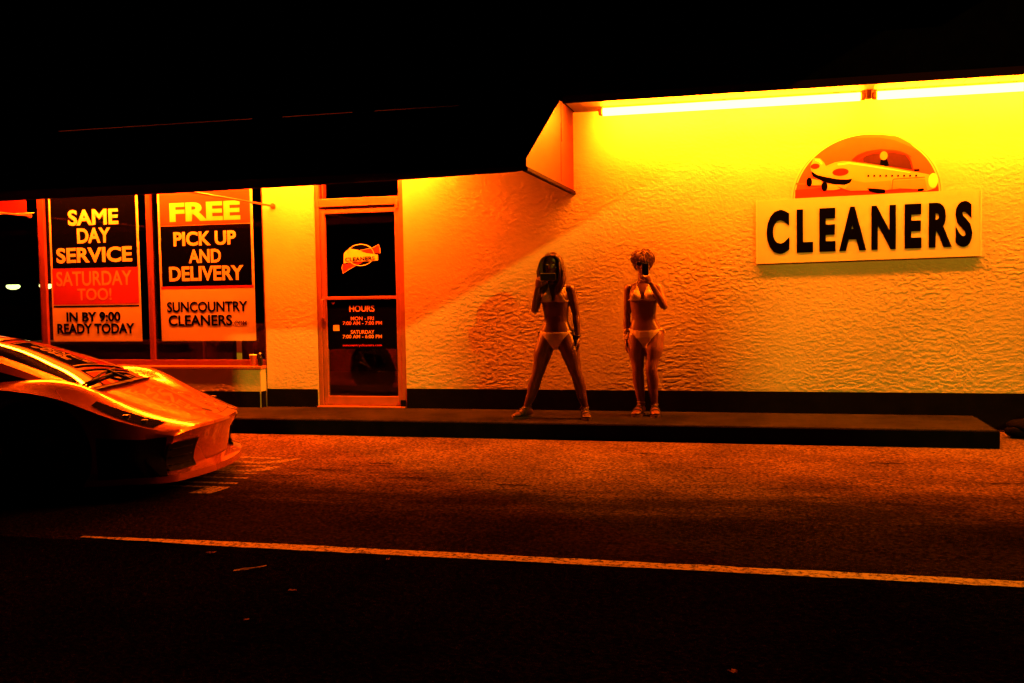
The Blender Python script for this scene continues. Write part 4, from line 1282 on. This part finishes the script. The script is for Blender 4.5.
    def brief(c, nrm):
        x = abs(c.x - hx)
        if not (.655 < c.z < .850) or x > .175: return False
        t = (c.z - .672)/(.832 - .672)
        front = c.y < hy + .01
        if front:
            zt__ = .836 + .10*x*0 ; w = lerp(.026, .150, max(t, 0)**1.35)
        else:
            zt__ = .846; w = lerp(.040, .168, max(t, 0)**.75)
        return c.z < zt__ - .012*(1 - (x/.15)**2)*(1 if front else 0) and x < w
    bot = cloth("bikini_bottom", brief, extra['bik'])
    def snap(pts, off, sub=6):
        out = []
        for i in range(len(pts)-1):
            for k in range(sub):
                q = Vector(pts[i]).lerp(Vector(pts[i+1]), k/sub)
                loc, nn, _, _ = bvh.find_nearest(q)
                out.append(loc + nn*off)
        loc, nn, _, _ = bvh.find_nearest(Vector(pts[-1])); out.append(loc + nn*off)
        return out
    b2 = bmesh.new()
    for s in (-1, 1):
        tube(b2, snap([(cx+s*.052, cy-.10, 1.235), (cx+s*.060, cy-.06, 1.27), (nx+s*.055, ny+.02, 1.30), (nx, ny+.08, 1.30)], .003), .0035, 6)
        tube(b2, snap([(cx+s*.122, cy-.05, 1.125), (cx+s*.15, cy+.01, 1.122), (cx+s*.09, cy+.09, 1.125), (cx, cy+.11, 1.125)], .003), .0035, 6)
    tube(b2, snap([(cx-.04, cy-.12, 1.122), (cx, cy-.11, 1.124), (cx+.04, cy-.12, 1.122)], .003), .0035, 6)
    obj("strap", b2, extra['bik'], top, smooth=True, ws=False)
    for s in (-1, 1):
        b2 = bmesh.new()
        tube(b2, snap([(hx+s*.11, hy-.09, .832), (hx+s*.165, hy-.03, .838), (hx+s*.17, hy+.03, .842), (hx+s*.13, hy+.08, .842)], .004), .004, 6)
        q = snap([(hx+s*.18, hy, .84), (hx+s*.18, hy, .84)], .006, 1)[0]
        for (dx, dz) in ((.030, -.008), (.022, -.045), (.036, -.030)):
            tube(b2, [q, q + Vector((s*dx*.6, -.012, dz*.4)), q + Vector((s*dx, -.014, dz))], [.0035, .005, .003], 6)
        obj("side_tie", b2, extra['bik'], bot, smooth=True, ws=False)
    # sandals
    for k in ('R', 'L'):
        A = Vector(J['an'+k]); T = Vector(J['to'+k]); d = T - A; d.z = 0; L = d.length; d.normalize(); s_ = Vector((-d.y, d.x, 0))
        b2 = bmesh.new()
        outl = [(-.060, 0), (-.052, .024), (0, .036), (.06*L/.2, .037), (.13*L/.2, .047), (.18*L/.2, .042), (L+.012, .012)]
        ring = [(u, w) for u, w in outl] + [(u, -w) for u, w in outl[::-1][:-1]]
        lo_ = [b2.verts.new(Vector((A.x, A.y, 0.0)) + d*u + s_*w) for u, w in ring]
        hi_ = [b2.verts.new(Vector((A.x, A.y, .019)) + d*u + s_*w) for u, w in ring]
        b2.faces.new(lo_[::-1]); b2.faces.new(hi_)
        for i in range(len(ring)):
            b2.faces.new((lo_[i], lo_[(i+1) % len(ring)], hi_[(i+1) % len(ring)], hi_[i]))
        sd = obj("sandal", b2, M_SOLE, p, ws=False)
        b2 = bmesh.new()
        for (u, hgt) in ((.125*L/.2, .075), (.075*L/.2, .095)):
            c = Vector((A.x, A.y, 0)) + d*u
            tube(b2, snap([c + s_*.06 + Vector((0,0,.02)), c + s_*.045 + Vector((0,0,hgt*.7)), c + Vector((0,0,hgt)), c - s_*.045 + Vector((0,0,hgt*.7)), c - s_*.06 + Vector((0,0,.02))], .002, 5), .0075, 6)
        q = Vector((A.x, A.y, .105))
        tube(b2, snap([q + Vector((.06*math.cos(t), .06*math.sin(t), 0)) for t in [2*PI*i/12 for i in range(13)]], .002, 2), .007, 6)
        obj("strap", b2, M_STRAP, sd, smooth=True, ws=False)
    hair_fn(p, hp, HR)
    return p, bvh, hp, snap

def strand_hair(p, hp, m, strands, name="hair", r0=.0042):
    bm = bmesh.new()
    for pts in strands:
        k = len(pts)
        tube(bm, pts, [r0*(1.0 - .75*(i/(k-1))**2) for i in range(k)], 5)
    return obj(name, bm, m, p, smooth=True, ws=False)

def long_hair(p, hp, HR):
    r = random.Random(11)
    S_ = []
    for i in range(760):
        s = -1 if r.random() < .5 else 1
        a = r.uniform(-1.0, 1.15)                       # along the parting, brow to crown
        rootx = s*r.uniform(.0, .020)
        y0 = lerp(-.070, .105, (a+1.0)/2.15)
        back = max(0, a)
        z0 = .113 - .030*max(0, -a-.3) - .05*back**2
        lay = r.random()
        side = .077 + .026*lay - .030*back
        if a > .7: side *= r.uniform(.1, 1)
        yb = lerp(-.072, .105, (a+1.0)/2.15) + r.uniform(-.010, .010)
        end = -.19 - r.uniform(0, .15)
        wv = r.uniform(0, 1.2) + lay*3 + s; amp = r.uniform(.006, .015)
        pts = []
        for k in range(15):
            t = k/14
            if t < .33:
                q = t/.33
                x = lerp(rootx, s*side, math.sin(q*PI/2)**1.15); z = lerp(z0, .022, q**1.6); y = lerp(y0, yb, q)
            else:
                q = (t-.33)/.67
                x = s*(side + .030*math.sin(q*2.4)*(.6+lay*.6) - .030*q*q) + amp*math.sin(wv + q*8)*(q*1.2)
                z = lerp(.022, end, q); y = yb + (-.040 if a < .0 else .010)*q + amp*math.cos(wv + q*7)
            pts.append(hp(x, y, z))
        S_.append(pts)
    strand_hair(p, hp, M_HAIRA, S_, r0=.0052)
    bm = bmesh.new()
    hr = HR.to_euler()
    ell(bm, hp(0, .022, .034), (.0795, .094, .086), hr, 28, 18)
    for v in list(bm.verts):
        q = HR.inverted() @ (v.co - hp(0, 0, 0))
        if q.y < -.058 and q.z < .075: v.co = hp(q.x*.9, q.y*.62, q.z)
    tube(bm, [hp(0, .06, .03), hp(0, .075, -.06), hp(0, .072, -.16), hp(0, .07, -.26)], None, 16, flat=[(.078,.040),(.090,.034),(.100,.026),(.080,.012)], up=(0,1,0))
    obj("hair_mass", bm, M_HAIRA, p, smooth=True, ws=False)

def short_hair(p, hp, HR):
    r = random.Random(5)
    S_ = []
    for i in range(700):
        th = r.uniform(0, 2*PI); ph = math.acos(r.uniform(-.25, 1.0))
        c3 = Vector((.077*math.sin(ph)*math.cos(th), .022 + .093*math.sin(ph)*math.sin(th), .030 + .085*math.cos(ph)))
        if c3.y < -.040 and c3.z < .060: continue
        q = c3.copy(); pts = []
        top = c3.z > .095
        L = r.uniform(.08, .150) if c3.z < .06 else r.uniform(.07, .13)
        w = r.uniform(0, 6.28); lift = r.uniform(.003, .020) + (.012 if top else 0)
        sw = Vector((math.copysign(.6, c3.x + r.uniform(-.02,.02)) + r.uniform(-.5,.5), r.uniform(-.5,.4), 0))
        for k in range(9):
            t = k/8
            e_ = Vector((q.x/.077**2, (q.y-.022)/.093**2, (q.z-.030)/.085**2)).normalized()
            pts.append(hp(*(q + e_*(lift*math.sin(t*2.3) + .002) + Vector((.004*math.sin(w+t*6), .004*math.cos(w+t*5), 0)))))
            g = Vector((sw.x*(1-t)*.8, sw.y*(1-t)*.8, -1.0 if not top else -.4 - t))
            g = (g - e_*g.dot(e_))
            if g.length < .05: g = Vector((sw.x, sw.y, 0))
            q = q + g.normalized()*L/8
            if q.z < -.05: q.y += .003
        S_.append(pts)
    strand_hair(p, hp, M_HAIRB, S_, r0=.0050)
    bm = bmesh.new()
    ell(bm, hp(0, .024, .034), (.0795, .093, .087), HR.to_euler(), 28, 18)
    for v in list(bm.verts):
        q = HR.inverted() @ (v.co - hp(0, 0, 0))
        if q.y < -.055 and q.z < .075: v.co = hp(q.x*.9, q.y*.62, q.z)
    obj("hair_mass", bm, M_HAIRB, p, smooth=True, ws=False)

# ---- woman with long hair, legs wide apart, phone held level before her mouth
XA, YA = -1.935, -0.63
JA = dict(pelvis=(.010, 0.0), waist=(.008, .004), chest=(.004, .0), neck=(-.012, -.004), head=(-.018, -.018, 1.470), hrot=(R(4), R(2), R(-3)),
    shR=(-.150, .008, 1.232), elR=(-.188, -.055, 1.030), wrR=(-.135, -.165, 1.255),
    shL=(.150, .008, 1.228), elL=(.196, .030, .985), wrL=(.220, -.020, .765),
    knR=(-.180, -.030, .410), anR=(-.292, .010, .090), toR=(-.392, -.150, .02),
    knL=(.208, -.030, .412), anL=(.272, .010, .098), toL=(.325, -.165, .02),
    handR=((.28, -.35, .80), (.45, .80, .10), (.5, .2, .6), (.95, 1.0, 1.0, .95), .03, (.5, .9)),
    handL=((.10, -.10, -1), (-1, -.15, 0), (0, -1, 0), (.45, .50, .55, .6), .04, (.25, .4)))
pa, bvha, hpa, snapa = build_person("person", "woman with long hair in a pale bikini standing legs apart, holding a phone level", (XA, YA), JA, M_SKIN, long_hair, dict(bik=M_BIKA))
ph = empty("phone", (XA+.0, YA-.235, 1.50), "dark phone held level in front of the long haired woman's mouth", "phone")
bm = bmesh.new(); box(bm, XA-.092, XA+.058, YA-.232, YA-.223, .1505+1.318, .1505+1.380, .004); obj("phone_body", bm, M_PHONE, ph, smooth=False)
bm = bmesh.new(); box(bm, XA-.086, XA+.052, YA-.2325, YA-.2225, .1505+1.3805, .1505+1.3865, .002); obj("phone_edge", bm, M_PHONEM, ph)
bm = bmesh.new(); tube(bm, [Vector(q) for q in snapa([(JA['wrL'][0] + .04*math.cos(t), JA['wrL'][1] + .04*math.sin(t), .790) for t in [2*PI*i/12 for i in range(13)]], .003, 2)], .006, 6)
obj("wrist_band", bm, M_STRAP, pa, smooth=True, ws=False)

# ---- woman with short hair, legs together, phone upright before her face
XB, YB = -1.133, -0.31
JB = dict(pelvis=(.022, 0.0), waist=(.006, .004), chest=(.004, 0.0), neck=(.0, -.004), head=(.004, -.018, 1.470), hrot=(R(5), R(-3), R(4)),
    shR=(-.138, .010, 1.228), elR=(-.160, .030, .965), wrR=(-.163, -.010, .735),
    shL=(.146, .006, 1.228), elL=(.208, -.070, 1.050), wrL=(.098, -.175, 1.275),
    knR=(-.052, -.040, .440), anR=(-.030, .010, .095), toR=(-.070, -.180, .02),
    knL=(.082, -.095, .455), anL=(.098, .005, .098), toL=(.132, -.180, .02),
    handR=((0, -.06, -1), (1, -.2, 0), (0, -1, 0), (.35, .40, .45, .5), .04, (.25, .4)),
    handL=((-.42, -.10, .85), (-.55, .80, .0), (-.6, -.2, .5), (.75, .8, .85, .85), .03, (.5, .9)))
pb, bvhb, hpb, snapb = build_person("person", "woman with short tousled hair in a yellow bikini, legs together, phone at her face", (XB, YB), JB, M_SKIN2, short_hair, dict(bik=M_BIKB))
ph = empty("phone", (XB+.06, YB-.235, 1.55), "small dark phone held upright in front of the short haired woman's face", "phone")
bm = bmesh.new(); box(bm, XB+.018, XB+.078, YB-.226, YB-.217, .1505+1.352, .1505+1.468, .004); obj("phone_body", bm, M_PHONE, ph)
bm = bmesh.new(); box(bm, XB+.0785, XB+.084, YB-.2265, YB-.2165, .1505+1.362, .1505+1.462, .002); obj("phone_edge", bm, M_PHONEM, ph)
bm = bmesh.new()
for z in (.752, .768, .782, .830):
    tube(bm, [Vector(q) for q in snapb([(JB['wrR'][0] + .045*math.cos(t), JB['wrR'][1] + .045*math.sin(t), z) for t in [2*PI*i/12 for i in range(13)]], .004, 2)], .006, 6)
obj("bangle", bm, M_BANGLE, pb, smooth=True, ws=False)
bm = bmesh.new(); tube(bm, [Vector(q) for q in snapb([(JB['anR'][0] + .06*math.cos(t), JB['anR'][1] + .06*math.sin(t), .125) for t in [2*PI*i/12 for i in range(13)]], .003, 2)], .004, 6)
obj("anklet", bm, M_BANGLE, pb, smooth=True, ws=False)
# dark glasses pushed on the short haired woman's face
bm = bmesh.new()
for s in (-1, 1):
    ell(bm, hpb(s*.032, -.088, .004), (.027, .006, .021), JB['hrot'], 16, 10)
    tube(bm, [hpb(s*.058, -.080, .010), hpb(s*.078, -.02, .012), hpb(s*.082, .03, .004)], .003, 6)
tube(bm, [hpb(-.010, -.092, .010), hpb(.010, -.092, .010)], .003, 6)
obj("sunglasses", bm, M_PHONE, pb, smooth=True, ws=False)
